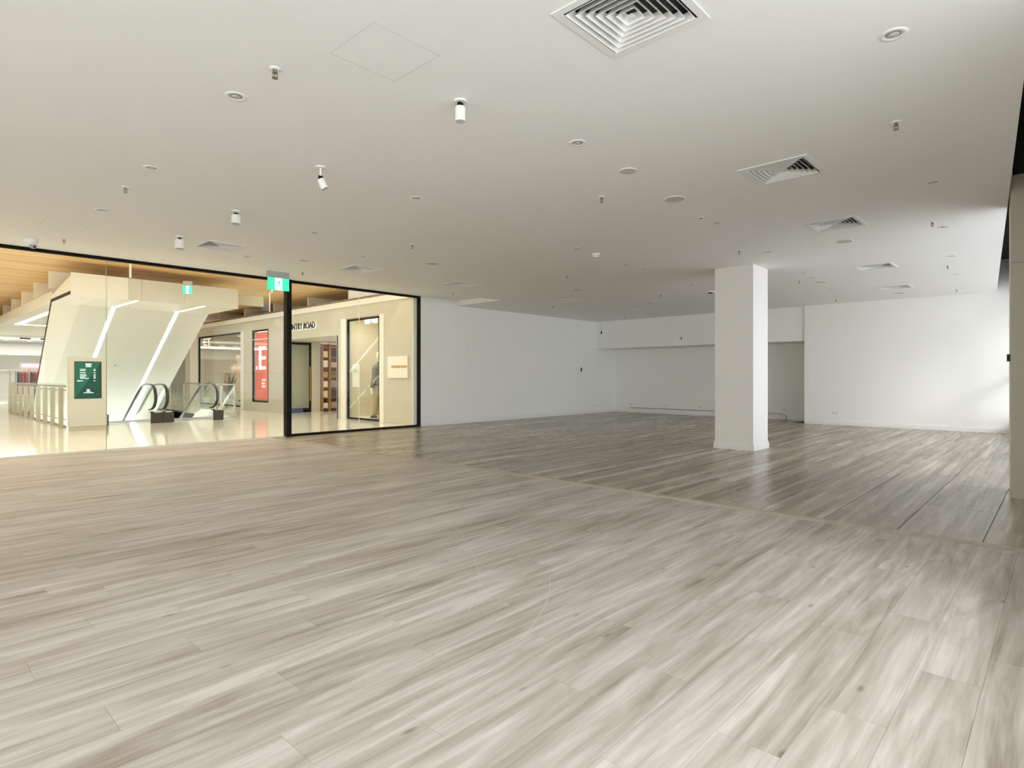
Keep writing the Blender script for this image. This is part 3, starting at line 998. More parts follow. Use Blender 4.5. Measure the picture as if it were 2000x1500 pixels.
# sale card in the mannequin window
cd = thing('window_card', 'small pale sale card hung in the mannequin window', 'card', (SX + .06, 15.12, 0))
MB().box(0, .004, -.19, .19, .95, 1.62).build('sheet', M['cream2'], cd)
text('card_words', 'Sale', 0.15, M['grey'], cd, (-.003, .15, 1.38), (0, -1, 0), (-1, 0, 0), extrude=.001)

# ---- far shop window contents
pf = thing('picture_frame', 'pale timber easel frame standing in the far shop window', 'frame', (10.5, ray_x(444, 736, 10.5)[0], 0))
MB().box(0, .04, -.45, -.40, 0, 1.5).box(0, .04, .40, .45, 0, 1.5).box(0, .04, -.40, .40, 1.45, 1.5).box(0, .04, -.40, .40, .5, .55).build('frame', M['cream2'], pf)
MB().box(.01, .02, -.40, .40, .55, 1.45).build('canvas', M['blush'], pf)


def plant(name, label, loc, mtl, nl, base, length, spread, wdt):
    t = thing(name, label, 'plant', loc)
    MB().lathe([(.12, 0), (.16, .05), (.18, .34), (.165, .34), (.15, .30), (.0001, .29)], n=16).build('pot', M['cream2'], t, smooth=False)
    for k in range(nl):
        a = 2 * PI * k / nl + random.uniform(-.3, .3)
        ln = length * random.uniform(.7, 1.1)
        sp = spread * random.uniform(.5, 1.2)
        m_ = MB()
        dirv = Vector((math.cos(a), math.sin(a), 0))
        sd = Vector((-math.sin(a), math.cos(a), 0))
        L_ = []
        z0 = .3 + base * random.uniform(.1, 1)
        for q in range(6):
            s_ = q / 5
            p = dirv * (sp * s_ * ln) + Vector((0, 0, z0 + ln * s_ - ln * .35 * sp * s_ * s_))
            wv = wdt * math.sin(PI * min(.97, .08 + s_ * .9))
            L_.append((p - sd * wv, p + Vector((0, 0, .01)), p + sd * wv))
        vs = [[m_.bm.verts.new(q) for q in r] for r in L_]
        for A, B in zip(vs, vs[1:]):
            m_.bm.faces.new((A[0], A[1], B[1], B[0]))
            m_.bm.faces.new((A[1], A[2], B[2], B[1]))
        m_.build('leaf', mtl, t)
    MB().tube([(0, 0, .28), (.01, .01, .3 + base)], .012, 6).build('stem', mtl, t)
    return t


plant('potted_plant', 'olive green leafy plant in front of the cream coat in the far shop window', (9.85, ray_x(449, 736, 9.85)[0], 0.0), M['leaf'], 18, .50, .70, .60, .045)
plant('potted_plant', 'dark spiky leafed plant at the left of the far shop window', (9.9, ray_x(401, 736, 9.9)[0], 0.0), M['leafdark'], 7, .62, .50, 1.1, .035)
cb_ = thing('low_cabinet', 'long low white panelled cabinet inside the far shop window', 'cabinet', (11.2, 23.0, 0))
MB().box(.0, .6, .2, 5.2, 0, .86).build('carcass', M['cream2'], cb_)
for k in range(4):
    MB().box(-.02, -.001, .28 + k * 1.24, 1.42 + k * 1.24, .08, .80).build('door', M['cream'], cb_)
for (x, y, s_) in ((11, 23.5, 'right'), (11, 24.6, 'middle'), (12, 25.5, 'left of middle'), (11.5, 26.4, 'leftmost'), (12.4, 24.2, 'furthest in')):
    q = thing('shop_downlight', 'round lit downlight inside the far shop window, ' + s_, 'downlight', (x, y, 3.15), group='downlights inside the far shop')
    MB().lathe([(.07, -.001), (.09, -.012), (.10, -.002)], n=16, cap=False).build('trim', M['white'], q)
    MB().lathe([(.07, -.004), (.0001, -.0045)], n=16).build('lens', M['led'], q)
for k, y in enumerate((23.25, 23.7, 24.15)):
    q = thing('track_spotlight', 'white cylinder spotlight in the far shop window, %s of three' % ['right', 'middle', 'left'][k], 'spotlight', (9.95, y, 3.12), group='track spotlights in the far shop window')
    MB().lathe([(.05, 0), (.07, -.02), (.07, -.2)], n=14, cap=False).xf(Matrix.Translation((0, 0, -.05))).build('housing', M['white'], q)
    MB().lathe([(.069, -.24), (.0001, -.241)], n=14).build('lens', M['led'], q)
lt = thing('reflected_lettering', 'large white letters modelling a sign reflection at the top of the far shop window', 'sign', (SX + .04, 26.9, 2.58))
text('letters', 'ET', 0.42, M['postertext'], lt, (0, 0, 0), (0, -1, 0), (-1, 0, 0), extrude=.004, bold=.01, sx=1.9)  # glowing letters stand in for another sign's reflection in the pane
area('shop_light', (11.8, 25.0, 3.1), 2.5, 4.0, 75, (1.0, 0.90, 0.74))
area('shop_light', (11.8, 18.0, 2.45), .8, 2.5, 22, (1.0, 0.86, 0.64))
area('display_light', (9.95, 14.6, 3.05), .4, 1.2, 26, (1.0, 0.92, 0.76))
area('poster_light', (9.62, 21.3, 2.9), .1, 1.0, 5, (1.0, 0.93, 0.8))
# wall washing downlights over the shop front
for y in (12.75, 16.0, 19.9, 22.3):
    l = bpy.data.lights.new('wall_washer', 'SPOT')
    l.energy = 6
    l.color = WARM
    l.spot_size = math.radians(70)
    l.spot_blend = .5
    l.shadow_soft_size = .05
    o = bpy.data.objects.new('wall_washer', l)
    o.location = (9.05, y, 3.75)
    o.rotation_euler = Vector((.22, 0, -1)).to_track_quat('-Z', 'Y').to_euler()
    COL.objects.link(o)

# ================================================================ ESCALATORS
HR = 0.577      # slope
def escalator(name, label, xl, xr):
    t = thing(name, label, 'escalator', (0, 0, 0), group='escalators going down')
    for sgn, x in ((-1, xl), (1, xr)):
        # handrail path in (y, z): newel loop then flat, then down the slope
        path = [(18.62, .34), (18.42, .36), (18.22, .44), (18.10, .58), (18.09, .74), (18.16, .90), (18.30, 1.00), (18.46, 1.035), (18.8, 1.04), (19.1, 1.03), (19.35, .97), (19.6, .85)]
        y, z = 19.6, .85
        path += [(y + 6.5, z - 6.5 * .60)]
        MB().tube([(x, a, b_) for a, b_ in path], .03, 10, flat=(.042, .026)).build('handrail', M['rubber'], t, smooth=True)
        gp = [(18.35, .28), (18.2, .45), (18.14, .58), (18.13, .74), (18.20, .88), (18.32, .96), (18.47, 1.0), (19.08, 1.0), (19.33, .94), (19.58, .82), (26.0, .82 - 6.42 * .6), (26.0, .2 - 6.42 * .6), (19.5, .2)]
        MB().prism(gp, 'x', x - .005, x + .005).build('glass_balustrade', M['glass_green'], t)
        # deck: low steel skirt that follows the slope
        x0, x1 = x - .14, x + .14
        dk = [(18.04, 0.0), (18.04, .27), (18.25, .30), (19.0, .28), (19.45, .13), (26, .13 - 6.55 * .60), (26, -.3 - 6.55 * .60), (19.3, -.2)]
        MB().prism(dk, 'x', x0, x1).build('skirt_deck', M['steel'], t, bevel=0.0)
        MB().box(x0 + .004, x1 - .004, 17.99, 18.04, 0.0, .275).build('newel_cover', M['newel'], t)
    MB().box(xl + .14, xr - .14, 18.06, 18.9, -.05, .004).build('comb_plate', M['steel'], t)
    for k in range(12):
        y = 18.9 + .40 * k
        z = 0.0 if k < 2 else -(k - 1) * .23
        o = MB().box(xl + .15, xr - .15, y, y + .40, z - .24, z - .005).build('step', M['grey'], t)
    return t


escalator('escalator', 'escalator behind the digital directory, left of the pair going down', 3.96, 5.205)
escalator('escalator', 'right escalator of the pair going down, beside the glass balustrade', 5.495, 6.81)

# ================================================================ GLASS BALUSTRADES
def fin_rail(name, label, pts, step, fin=True):
    """glass balustrade along y at x, from y0 to y1"""
    t = thing(name, label, 'balustrade')
    (x0, y0), (x1, y1) = pts
    L_ = math.hypot(x1 - x0, y1 - y0)
    dx, dy = (x1 - x0) / L_, (y1 - y0) / L_
    nx, ny = -dy, dx
    def slab(a, b_, half, z0, z1, nm, m_):
        p = [(x0 + dx * a + nx * half, y0 + dy * a + ny * half), (x0 + dx * b_ + nx * half, y0 + dy * b_ + ny * half),
             (x0 + dx * b_ - nx * half, y0 + dy * b_ - ny * half), (x0 + dx * a - nx * half, y0 + dy * a - ny * half)]
        MB().prism(p, 'z', z0, z1).build(nm, m_, t)
    a = 0
    while a < L_ - .05:
        b_ = min(a + step, L_)
        slab(a + .006, b_ - .006, .006, .05, 1.08, 'glass_panel', M['glass_green'])
        if fin:
            cx_, cy_ = x0 + dx * (a + .12), y0 + dy * (a + .12)
            MB().box(cx_ - .12, cx_ - .025, cy_ - .025, cy_ + .025, 0, .98).build('fin_post', M['taupe'], t)
            MB().box(cx_ - .03, cx_ + .03, cy_ - .03, cy_ + .03, .90, .93).build('clamp', M['steel'], t)
        else:
            cx_, cy_ = x0 + dx * (a + .02), y0 + dy * (a + .02)
            MB().box(cx_ - .022, cx_ + .022, cy_ - .022, cy_ + .022, 0, 1.04).build('post', M['steel'], t)
        a = b_
    slab(0, L_, .022, 1.0, 1.03, 'top_rail', M['rail'])
    slab(0, L_, .012, .18, .20, 'lower_rail', M['rail'])
    slab(0, L_, .02, 0, .05, 'base_channel', M['steel'])
    return t


fin_rail('glass_balustrade', 'glass balustrade with tan fin posts left of the digital directory', ((3.20, 18.02), (3.20, 27.0)), 1.0)
fin_rail('glass_balustrade', 'glass balustrade with steel posts right of the escalators', ((7.42, 18.35), (7.42, 27.0)), 1.45, fin=False)
fin_rail('glass_balustrade', 'short glass balustrade return beside the right escalator', ((6.98, 18.31), (7.36, 18.31)), .40, fin=False)
fin_rail('glass_balustrade', 'glass balustrade across the far side of the floor opening', ((3.26, 27.06), (7.36, 27.06)), 1.4, fin=False)
fin_rail('glass_balustrade', 'short glass balustrade end behind the digital directory', ((3.26, 17.98), (3.78, 17.98)), .6, fin=False)
vb = MB()
vb.box(VX1, VX1 + .06, VY0, VY1, -1.2, -.0021).box(VX0, VX1, VY1, VY1 + .06, -4.6, -.0021).box(VX0 - .06, VX0, VY0, VY1, -0.45, -.0021)
tag(vb.build('trim_2', M['cream2']), 'cream edge lining of the floor opening around the escalators', 'edge lining', kind='structure')

# ================================================================ DIGITAL DIRECTORY
kk = thing('digital_directory', 'freestanding cream digital directory with dark green screen on the mall floor', 'directory', (3.05, 16.78, 0))
MB().box(.02, .72, .02, .20, 0, .09).build('plinth', M['taupe'], kk)
MB().box(0, .74, 0, .22, .09, 1.71).build('cabinet', M['fascia'], kk, bevel=.006)
MB().box(.095, .625, -.006, -.0005, .74, 1.61).build('screen_frame', M['black'], kk)
MB().box(.105, .615, -.010, -.0065, .75, 1.60).build('screen', M['screen'], kk)
MB().prism([(.105, .75), (.615, 1.60), (.105, 1.60)], 'y', -.012, -.0105).build('screen_wedge', M['screen2'], kk)
g = MB()
def bar(x0, x1, z, h=.010):
    g.box(x0, x1, -.0145, -.0125, z - h / 2, z + h / 2)
for z, x1 in ((1.425, .315), (1.395, .30), (1.345, .31), (1.30, .32), (1.27, .325), (1.245, .295), (1.215, .37)):
    bar(.20, x1, z); bar(.465, .505, z)
bar(.15, .20, 1.155, .022); bar(.20, .26, 1.155); bar(.465, .505, 1.155)
bar(.33, .39, .945, .018); bar(.345, .375, .93, .018); bar(.32, .41, .905, .010); bar(.27, .465, .875, .010)
bar(.305, .425, 1.545, .028); bar(.325, .405, 1.525, .02); bar(.31, .42, 1.49, .018)
g.build('screen_text', M['screentext'], kk)

# ================================================================ FAR END OF THE MALL
ORD = ['first', 'second', 'third', 'fourth', 'fifth', 'sixth', 'seventh', 'eighth', 'ninth']
fs = thing('wall_far', 'far end of the mall with a bright open shop', 'wall', kind='structure')
FY = 34.6
MB().box(X0, 9.5, FY, FY + .1, 3.02, 3.9).build('header', M['cream2'], fs)
MB().box(X0, 14, 42, 42.1, 0, 4).build('shop_back_wall', M['cream2'], fs)
MB().box(X0, 14, FY + .1, 42, 3.02, 3.08).build('shop_ceiling', M['storegrey'], fs)
MB().box(3.2, 9.5, FY - .02, FY - .001, 2.92, 3.02).build('lit_band', M['led_soft'], fs)
for k in range(4):
    MB().box(4.45 + k * .75, 4.85 + k * .75, FY - .05, FY - .021, 2.955, 3.02).build('black_fitting', M['black'], fs)
MB().box(X0, 14, 39, 39.3, 2.35, 3.02).build('bulkhead', M['storegrey'], fs)
for k in range(10):
    q = thing('store_downlight', 'round lit downlight in the far shop, %s row, %s from the left' % (['near', 'far'][k // 5], ORD[k % 5]), 'downlight', (4.0 + (k % 5) * .9 + .3 * (k // 5), 36 + (k // 5) * 1.4, 3.02), group='downlights in the far shop')
    MB().lathe([(.10, -.002), (.12, -.015), (.13, -.002)], n=14, cap=False).build('trim', M['white'], q)
    MB().lathe([(.10, -.006), (.0001, -.0065)], n=14).build('lens', M['led'], q)
area('far_shop_light', (5.0, 37.0, 2.98), 6, 3, 280, (1.0, .96, .88))


CN = dict(darkcloth='black', redcloth='dark red', orangecloth='orange', grey='grey', greencloth='sage', jacket='olive')
ORD = ['first', 'second', 'third', 'fourth', 'fifth', 'sixth', 'seventh', 'eighth', 'ninth']
def rack(label, loc, specs, n=8):
    t = thing('clothes_rack', label, 'clothes rack', loc)
    MB().tube([(0, 0, 1.55), (1.2, 0, 1.55)], .012, 8).tube([(0.05, 0, 0), (.05, 0, 1.55)], .015, 8).tube([(1.15, 0, 0), (1.15, 0, 1.55)], .015, 8).build('rail', M['steel'], t)
    MB().box(-.05, .15, -.25, .25, 0, .03).box(1.05, 1.25, -.25, .25, 0, .03).build('foot', M['steel'], t)
    for k in range(n):
        x = .12 + k * .12
        g_ = MB()
        g_.prism([(-.22, .45), (.22, .45), (.20, 1.28), (.24, 1.36), (.05, 1.475), (-.05, 1.475), (-.24, 1.38), (-.20, 1.30)], 'x', x, x + .06)
        o = g_.build('garment', M[specs[k % len(specs)]], None, loc=loc)
        tag(o, CN[specs[k % len(specs)]] + ' garment, ' + ORD[k] + ' on the ' + label, 'garment', 'garments on the ' + label)
    return t


rack('rack of dark and red clothes in the far shop', (4.35, 35.3, 0), ['darkcloth', 'redcloth', 'redcloth', 'orangecloth'])
rack('rack of charcoal and orange clothes, further left', (3.05, 35.3, 0), ['grey', 'darkcloth', 'orangecloth', 'greencloth'], 6)
rs = thing('lit_shop_sign', 'small lit pink and white sign above the red clothes', 'sign', (4.5, 34.78, 1.62))
MB().box(0, .75, 0, .06, 0, .26).build('box', M['pinklit'], rs)
MB().box(.06, .69, -.005, -.0005, .08, .20).build('face', M['signwhite'], rs)
MB().box(.3, .33, .02, .04, -1.62, 0).box(.2, .45, -.06, .14, -1.62, -1.60).build('stand', M['steel'], rs)
# dark shop past the far shop window
MB().box(11.4, 11.5, 29.05, 34.5, 0, 3.3).build('dark_shop_wall', M['taupe'], fs)
rack('rack of grey and orange clothes in the dark shop', (9.75, 29.6, 0), ['darkcloth', 'grey', 'orangecloth', 'jacket'], 9)

# ================================================================ EXIT SIGNS
def exit_sign(label, loc, wd, ht, rz=0.0):
    t = thing('exit_sign', label, 'exit sign', loc, rz)
    MB().box(-wd / 2, wd / 2, -.025, .055, -.11, 0).build('mount_box', M['grey'], t)
    b0 = -.11 - ht
    MB().box(-wd / 2, wd / 2, -.012, .0, b0, -.112).build('panel', M['signgreen'], t)
    MB().box(-wd * .17, wd * .17, -.016, -.0125, b0 + .004, -.116).build('panel_centre', M['signwhite'], t)
    c_ = b0 + ht / 2
    s = ht / .22
    rm = MB()      # running figure
    Y0, Y1 = -.019, -.0165
    rm.prism([(.018 * s, c_ + .055 * s), (.034 * s, c_ + .058 * s), (.036 * s, c_ + .075 * s), (.020 * s, c_ + .074 * s)], 'y', Y0, Y1)
    rm.prism([(-.012 * s, c_ - .005 * s), (.012 * s, c_ - .01 * s), (.026 * s, c_ + .05 * s), (.002 * s, c_ + .05 * s)], 'y', Y0, Y1)
    rm.prism([(.0 * s, c_ - .005 * s), (.012 * s, c_ - .01 * s), (.034 * s, c_ - .04 * s), (.030 * s, c_ - .085 * s), (.020 * s, c_ - .085 * s), (.022 * s, c_ - .045 * s)], 'y', Y0, Y1)
    rm.prism([(-.012 * s, c_ - .0 * s), (.0, c_ - .012 * s), (-.012 * s, c_ - .05 * s), (-.045 * s, c_ - .055 * s), (-.045 * s, c_ - .045 * s), (-.022 * s, c_ - .04 * s)], 'y', Y0, Y1)
    rm.prism([(.0, c_ + .048 * s), (-.035 * s, c_ + .03 * s), (-.038 * s, c_ + .008 * s), (-.03 * s, c_ + .008 * s), (-.026 * s, c_ + .022 * s), (.004 * s, c_ + .034 * s)], 'y', Y0, Y1)
    rm.prism([(.022 * s, c_ + .045 * s), (.048 * s, c_ + .015 * s), (.055 * s, c_ + .022 * s), (.028 * s, c_ + .052 * s)], 'y', Y0, Y1)
    rm.build('running_figure', M['signgreen'], t)
    return t


ex, ey = plane_pt(543.5, 531, ZC)
exit_sign('green and white running man exit sign hung from the ceiling beside the black post', (ex, ey, ZC), .40, .225)
exit_sign('small green exit sign hanging in the mall in front of the upper landing', (5.28, 15.9, 3.62), .20, .20, rz=-.6)

# ================================================================ CEILING FITTINGS
# --- square louvred diffusers
def make_vent():
    t = thing('ceiling_vent', '', 'air vent')
    fr = MB()
    o_, i_ = .30, .255
    for (x0, x1, y0, y1) in ((-o_, o_, -o_, -i_), (-o_, o_, i_, o_), (-o_, -i_, -i_, i_), (i_, o_, -i_, i_)):
        fr.box(x0, x1, y0, y1, -.007, 0)
    fr.build('frame', M['vent'], t, bevel=.002)
    MB().box(-.253, .253, -.253, .253, .07, .075).build('backing', M['dark'], t)
    nb = MB()
    for q in (-.254, .25):
        nb.box(q, q + .004, -.254, .254, 0, .07).box(-.254, .254, q, q + .004, 0, .07)
    nb.build('neck', M['dark'], t)
    r = .245
    for k in range(6):
        # sloping square ring: outer low edge, inner high edge
        a, z0 = r - k * .038, -.010
        bq, z1 = a - .021, .028
        m_ = MB()
        for s_ in range(4):
            ro = Matrix.Rotation(s_ * PI / 2, 4, 'Z')
            p = [ro @ Vector(q) for q in ((-a, -a, z0), (a, -a, z0), (bq, -bq, z1), (-bq, -bq, z1))]
            p2 = [q + Vector((0, 0, .0022)) for q in p]
            vs = [m_.bm.verts.new(q) for q in p + p2]
            for f in ((0, 1, 2, 3), (7, 6, 5, 4), (0, 4, 5, 1), (3, 2, 6, 7)):
                m_.bm.faces.new([vs[i] for i in f])
        m_.build('louvre_ring', M['vent'], t)
    q = .020
    MB().prism([(-q, -q), (q, -q), (q, q), (-q, q)], 'z', -.008, -.005).build('centre_plate', M['vent'], t)
    return t


vp = make_vent()
for k, (x, y, s) in enumerate(vents):
    X, Y = plane_pt(x, y, ZC)
    lb = 'square white louvred ceiling vent, ' + s
    if k == 0:
        vp.location = (X, Y, ZC); vp['label'] = lb; vp['group'] = 'square ceiling vents'
    else:
        dup(vp, (X, Y, ZC), lb)


def make_downlight():
    t = thing('downlight', '', 'downlight')
    MB().lathe([(.062, 0), (.060, -.004), (.046, -.006), (.040, -.003), (.036, .0)], n=28, cap=False).build('trim', M['white'], t, smooth=True)
    MB().lathe([(.036, -.0005), (.030, -.0025), (.026, -.001), (.0001, -.0008)], n=24).build('gimbal', M['grey'], t)
    MB().lathe([(.026, -.003), (.020, -.006), (.0001, -.007)], n=20).build('lamp', M['offwhite'], t, smooth=True)
    return t


dls = [(1745, 67, 'nearest, at the top right'), (461, 188, 'at the upper left, below the nearest sprinkler'), (1128, 279, 'upper middle, left of the round speakers'),
       (296, 328, 'left part of the ceiling, just above a sprinkler'), (198, 410, 'far left, near the faint access panel'), (813, 387, 'middle of the ceiling, right of the hanging spotlights'),
       (615, 455, 'above the exit sign'), (1822, 356, 'right side, near the window edge of the ceiling'), (1400, 435, 'right of the small sensor, below the large speaker'),
       (1844, 443, 'right side, just past a sprinkler'), (710, 500.6, 'directly beyond the vent over the glass wall'), (1127, 485.5, 'left of the smoke detector'),
       (1500, 492, 'just above the column top'), (1223, 516, 'right of the smoke detector, with a pale ring'), (1257, 526, 'right of the pale ringed downlight'),
       (1350.7, 556, 'just left of the column'), (1568, 532.7, 'right of the column, nearest'), (1623.5, 563.5, 'right of the column, left of a close pair'),
       (1642.6, 562, 'right of the column, right of a close pair'), (1654, 581, 'furthest, near the top of the back wall'), (1859, 500, 'window side, above a sprinkler'),
       (1869, 535.5, 'window side, second from the back wall'), (1878, 562.6, 'window side, beside the back wall'), (484, 501, 'beside the vent nearest the glass wall'),
       (1207.5, 593.7, 'lit pale, near the furthest left vent')]
dp = make_downlight()
for k, (x, y, s) in enumerate(dls):
    X, Y = plane_pt(x, y, ZC)
    lb = 'small round white recessed downlight, ' + s
    rz = random.uniform(0, 6)
    if k == 0:
        dp.location = (X, Y, ZC); dp['label'] = lb; dp['group'] = 'recessed downlights in the shop ceiling'; dp.scale = (1.15, 1.15, 1)
    else:
        dup(dp, (X, Y, ZC), lb, rz=rz)


def make_sprinkler():
    t = thing('sprinkler', '', 'sprinkler')
    MB().lathe([(.034, 0), (.032, -.006), (.014, -.010), (.012, -.003)], n=20, cap=False).build('rosette', M['white'], t)
    MB().lathe([(.010, 0), (.010, -.020), (.014, -.022), (.014, -.030), (.006, -.032), (.0001, -.032)], n=12).build('body', M['chrome'], t)
    MB().tube([(.013, 0, -.028), (.017, 0, -.042), (.006, 0, -.056)], .003, 6).tube([(-.013, 0, -.028), (-.017, 0, -.042), (-.006, 0, -.056)], .003, 6).tube([(0, 0, -.03), (0, 0, -.056)], .0025, 6).build('yoke', M['chrome'], t)
    MB().lathe([(.0001, -.056), (.018, -.057), (.018, -.060), (.0001, -.060)], n=12).build('deflector', M['chrome'], t)
    return t


sps = [(537, 134, 'nearest, at the upper left'), (1750, 238, 'upper right'), (245, 365, 'far left, left of two hanging spotlights'), (1175, 384, 'middle, left of the large round speaker'),
       (1821, 433, 'right side, near the window edge'), (805.4, 477, 'middle, beyond a downlight'), (1443.5, 489, 'just left above the column'), (591, 531, 'right of the exit sign'),
       (885, 571, 'near the end of the raised strip'), (1107.7, 537, 'beyond the smoke detector'), (1079.4, 597, 'by the fourth vent of the left row'),
       (1291, 575, 'left of the column, far'), (1220, 617, 'furthest, in front of the bulkhead'), (1850.7, 518, 'window side, middle distance'), (1561, 548, 'just right of the column'),
       (1868.5, 565, 'window side, next to the back wall'), (1633, 584, 'furthest right of the column'), (125, 467, 'above the black head frame at the far left')]
sp = make_sprinkler()
for k, (x, y, s) in enumerate(sps):
    X, Y = plane_pt(x, y, ZC)
    lb = 'brass and white ceiling sprinkler head, ' + s
    if k == 0:
        sp.location = (X, Y, ZC); sp['label'] = lb; sp['group'] = 'sprinkler heads'
    else:
        dup(sp, (X, Y, ZC), lb, rz=random.uniform(0, 3))


def make_speaker():
    t = thing('ceiling_speaker', '', 'speaker')
    MB().lathe([(.115, 0), (.113, -.005), (.100, -.006)], n=36, cap=False).build('rim', M['white'], t, smooth=True)
    MB().lathe([(.100, -.005), (.05, -.0065), (.0001, -.007)], n=36).build('grille', M['offwhite'], t)
    return t


spk = [(1317.4, 388.6, 1.0, 'large grey grille, upper middle'), (1226, 333.4, .70, 'smaller pale one above the large one'), (1649.5, 471.5, 1.0, 'beyond the third vent near the windows'),
       (1602.8, 550.6, 1.0, 'right of the column'), (1756.5, 572.3, 1.0, 'in front of the back wall near the last vent'), (844.6, 514.4, 1.0, 'between two vents beside the glass wall'),
       (1126.7, 565.5, 1.0, 'in front of the fourth left vent'), (1271, 591.7, 1.0, 'near the furthest left vent'), (594.4, 508.2, .80, 'pale one above the exit sign'),
       (1585.6, 541.2, .7, 'small pale one right of the column')]
kp = make_speaker()
for k, (x, y, s, lb) in enumerate(spk):
    X, Y = plane_pt(x, y, ZC)
    lb = 'flat round ceiling speaker, ' + lb
    if k == 0:
        kp.location = (X, Y, ZC); kp['label'] = lb; kp['group'] = 'round ceiling speakers'
        o = kp
    else:
        o = dup(kp, (X, Y, ZC), lb)
    o.scale = (s, s, 1)


# --- hanging spotlights
def spotlight(label, mx, my, drop, ln, wd, tilt, az):
    X, Y = plane_pt(mx, my, ZC)
    t = thing('ceiling_spotlight', label, 'spotlight', (X, Y, ZC), group='white ceiling spotlights')
    MB().lathe([(.045, 0), (.045, -.012), (.0001, -.012)], n=20).build('mount_plate', M['white'], t)
    MB().tube([(0, 0, -.01), (0, 0, -drop)], .008, 8).build('stem', M['white'], t)
    k = MB().box(-.018, .018, -.010, .010, -.015, .018)
    k.xf(Matrix.Translation((0, 0, -drop))).build('knuckle', M['black'], t)
    R_ = Matrix.Rotation(az, 4, 'Z') @ Matrix.Rotation(tilt, 4, 'Y')
    h = MB()
    h.lathe([(wd * .9, 0), (wd, -.008), (wd, -ln)], n=20)
    h.xf(Matrix.Translation((0, 0, -drop - .012)) @ R_)
    h.build('housing', M['white'], t, smooth=False)
    h = MB().lathe([(wd * .86, -ln - .003), (.0001, -ln - .004)], n=20).xf(Matrix.Translation((0, 0, -drop - .012)) @ R_)
    h.build('lens', M['offwhite'], t)
    return t


spotlight('white cylinder ceiling spotlight pointing straight down, nearest to the camera', 899, 197, .03, .10, .036, .0, 0)
spotlight('white ceiling spotlight tilted on a long stem', 626, 326, .10, .09, .034, .45, 2.6)
spotlight('short white ceiling spotlight above the vent beside the glass wall', 461, 412, .04, .10, .05, .12, 1.0)
spotlight('short white ceiling spotlight nearest to the vent at the lower left', 351, 461, .04, .12, .06, .0, 1.0)

# --- smoke detector, sensor, dark flush fitting
X, Y = plane_pt(1163.5, 495.5, ZC)
t = thing('smoke_detector', 'white domed smoke detector on the ceiling left of the column', 'smoke detector', (X, Y, ZC))
MB().lathe([(.062, 0), (.060, -.022), (.050, -.026)], n=24, cap=False).build('base', M['white'], t, smooth=True)
MB().lathe([(.045, -.026), (.040, -.048), (.030, -.056), (.0001, -.058)], n=24).build('dome', M['white'], t, smooth=True)
X, Y = plane_pt(1369, 425, ZC)
t = thing('ceiling_sensor', 'tiny bronze and white sensor on the ceiling near the large round speaker', 'sensor', (X, Y, ZC))
MB().lathe([(.040, 0), (.036, -.006), (.024, -.007)], n=20, cap=False).build('rim', M['white'], t)
MB().lathe([(.024, -.006), (.018, -.012), (.0001, -.013)], n=16).build('eye', M['chrome'], t)
X, Y = plane_pt(1387.7, 569.5, ZC)
t = thing('emergency_light', 'oval emergency light with black lens beside the column top', 'emergency light', (X, Y, ZC))
MB().lathe([(.095, 0), (.09, -.022), (.06, -.025)], n=24, cap=False).build('body', M['white'], t)
MB().lathe([(.058, -.024), (.04, -.04), (.0001, -.045)], n=20).build('lens', M['black'], t)
# dome camera hung at the ceiling edge
X, Y = plane_pt(60, 466, ZC)
t = thing('security_camera', 'white dome security camera above the glass wall at the far left', 'camera', (X, Y, ZC))
MB().lathe([(.085, 0), (.085, -.035), (.07, -.085), (.045, -.10)], n=24).build('housing', M['white'], t, smooth=True)
MB().ellip((.02, -.03, -.105), (.045, .045, .035), 16, 8).build('eye', M['grey'], t, smooth=True)
MB().ellip((.03, -.06, -.115), (.018, .018, .016), 12, 6).build('lens', M['black'], t, smooth=True)


# --- access panels: thin recessed outlines
def access(label, cs):
    P = [plane_pt(x, y, ZC) for x, y in cs]
    x0 = min(p[0] for p in P); x1 = max(p[0] for p in P); y0 = min(p[1] for p in P); y1 = max(p[1] for p in P)
    t = thing('access_panel', label, 'access panel', ((x0 + x1) / 2, (y0 + y1) / 2, ZC))
    a, b_ = (x1 - x0) / 2, (y1 - y0) / 2
    e = .0035
    MB().box(-a, a, -b_, -b_ + e, -.0012, 0).box(-a, a, b_ - e, b_, -.0012, 0).box(-a, -a + e, -b_ + e, b_ - e, -.0012, 0).box(a - e, a, -b_ + e, b_ - e, -.0012, 0).build('joint', M['offwhite'], t)
    MB().box(-a + e, a - e, -b_ + e, b_ - e, -.001, 0).build('door', M['ceiling'], t)


access('flush white square access panel in the ceiling, upper left', [(649, 105), (729, 43), (856, 107), (770, 159)])
access('flush white access panel in the ceiling above the security camera', [(87.5, 426.7), (76, 439.5), (175, 439.5), (162, 447)])

# ================================================================ WALL FITTINGS
def plate_x(name, label, cat, px, py, xw, wd, ht, sockets=True, group=None):
    y, z = ray_x(px, py, xw)
    t = thing(name, label, cat, (xw, y, z), group=group)
    MB().box(-.010, 0, -wd / 2, wd / 2, -ht / 2, ht / 2).build('plate', M['white'], t, bevel=.002)
    m_ = MB()
    if sockets:
        for s_ in (-1, 1):
            m_.box(-.013, -.0105, s_ * wd * .25 - .012, s_ * wd * .25 + .012, -.016, .010)
    else:
        m_.box(-.014, -.0105, -.015, .015, -.02, .02)
    m_.build('socket' if sockets else 'rocker', M['grey'] if sockets else M['white'], t)
    return t


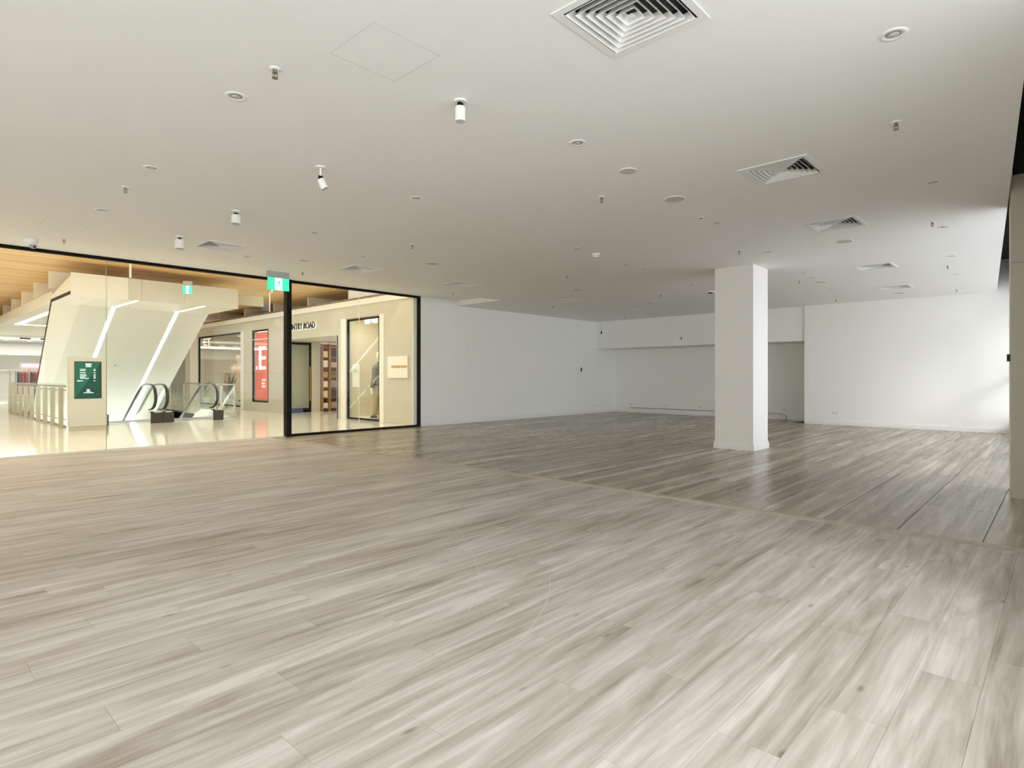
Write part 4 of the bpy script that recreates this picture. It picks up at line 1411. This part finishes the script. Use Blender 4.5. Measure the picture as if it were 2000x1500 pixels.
plate_x('power_outlet', 'white double power outlet low on the bright back wall', 'power outlet', 1631, 806.5, BW, .16, .085, group='power outlets')
plate_x('power_outlet', 'power outlet on the recessed wall, right of the column', 'power outlet', 1532, 800, RW, .13, .085, group='power outlets')
plate_x('power_outlet', 'power outlet on the recessed wall just left of the column', 'power outlet', 1369, 795, RW, .12, .075, group='power outlets')
plate_x('power_outlet', 'power outlet in the middle of the recessed wall', 'power outlet', 1299.6, 792.5, RW, .12, .075, group='power outlets')
plate_x('power_outlet', 'power outlet on the recessed wall nearest to the left corner', 'power outlet', 1232, 790, RW, .12, .075, group='power outlets')
plate_x('light_switch', 'white switch plate at the left edge of the bright back wall', 'switch', 1580.5, 744.5, BW, .10, .15, sockets=False)
y, z = ray_x(1330, 661, SO)
t = thing('wall_sensor', 'round white and black sensor on the bulkhead', 'sensor', (SO, y, z))
MB().lathe([(.055, 0), (.05, .03), (.03, .045), (.0001, .048)], n=20).xf(Matrix.Rotation(-PI / 2, 4, 'Y')).build('body', M['white'], t, smooth=True)
MB().box(-.056, -.03, -.045, -.03, -.04, .04).build('lens', M['black'], t)
MB().box(-.003, 0, -.003, .003, .05, ZC - z).build('cable', M['wall'], t)
y, z = ray_x(1177, 649, SO)
y = min(y, LW - .10)
t = thing('wall_sensor', 'small dark and white sensor on a loose cable at the left end of the bulkhead', 'sensor', (SO, y, z))
MB().box(-.07, 0, -.03, .03, -.07, .06).build('body', M['white'], t, bevel=.004)
MB().box(-.078, -.0705, -.025, .02, -.06, .03).build('lens', M['black'], t)
MB().tube([(-.01, .0, .06), (-.015, .05, .16), (-.01, .06, .28), (-.01, .055, ZC - z)], .004, 6).build('cable', M['grey'], t)
x, z = ray_y(1136, 722, LW)
t = thing('wall_sensor', 'small white box with a dark edge on the left wall', 'sensor', (x, LW, z))
MB().box(-.03, .05, -.04, 0, -.06, .06).build('body', M['white'], t, bevel=.003)
MB().box(-.045, -.031, -.035, 0, -.065, .065).build('dark_edge', M['black'], t)
x, z = ray_y(914, 677, LW)
t = thing('blanking_plate', 'flat round white plate on the left wall', 'plate', (x, LW, z))
MB().lathe([(.055, 0), (.053, .006), (.0001, .007)], n=24).xf(Matrix.Rotation(PI / 2, 4, 'X')).build('disc', M['white'], t)
x, z = ray_y(1161, 792, LW)
t = thing('power_outlet', 'power outlet low on the left wall near the far corner', 'power outlet', (x, LW, z), group='power outlets')
MB().box(-.06, .06, -.01, 0, -.037, .037).build('plate', M['white'], t, bevel=.002)
MB().box(-.04, -.02, -.013, -.0105, -.015, .01).box(.02, .04, -.013, -.0105, -.015, .01).build('socket', M['grey'], t)
# pipe along the recessed wall
ya, z1 = ray_x(1231, 798, RW - .03)
yb, _ = ray_x(1528, 810, RW - .03)
yc, _ = ray_x(1534, 820, RW - .03)
t = thing('wall_pipe', 'thin grey pipe along the foot of the recessed wall, bent down at its right end', 'pipe', (RW - .03, 0, 0))
MB().tube([(0, ya, .165), (0, yb + .05, .165), (0, yb, .158), (0, yc, .13), (0, yc - .02, .09), (0, yc - .02, 0)], .011, 8).build('pipe', M['grey'], t, smooth=True)
mk = MB()
q = ya - .4
while q > yb:
    mk.box(.0, .03, q - .012, q + .012, .15, .18)
    q -= 1.1
mk.build('clip', M['white'], t)
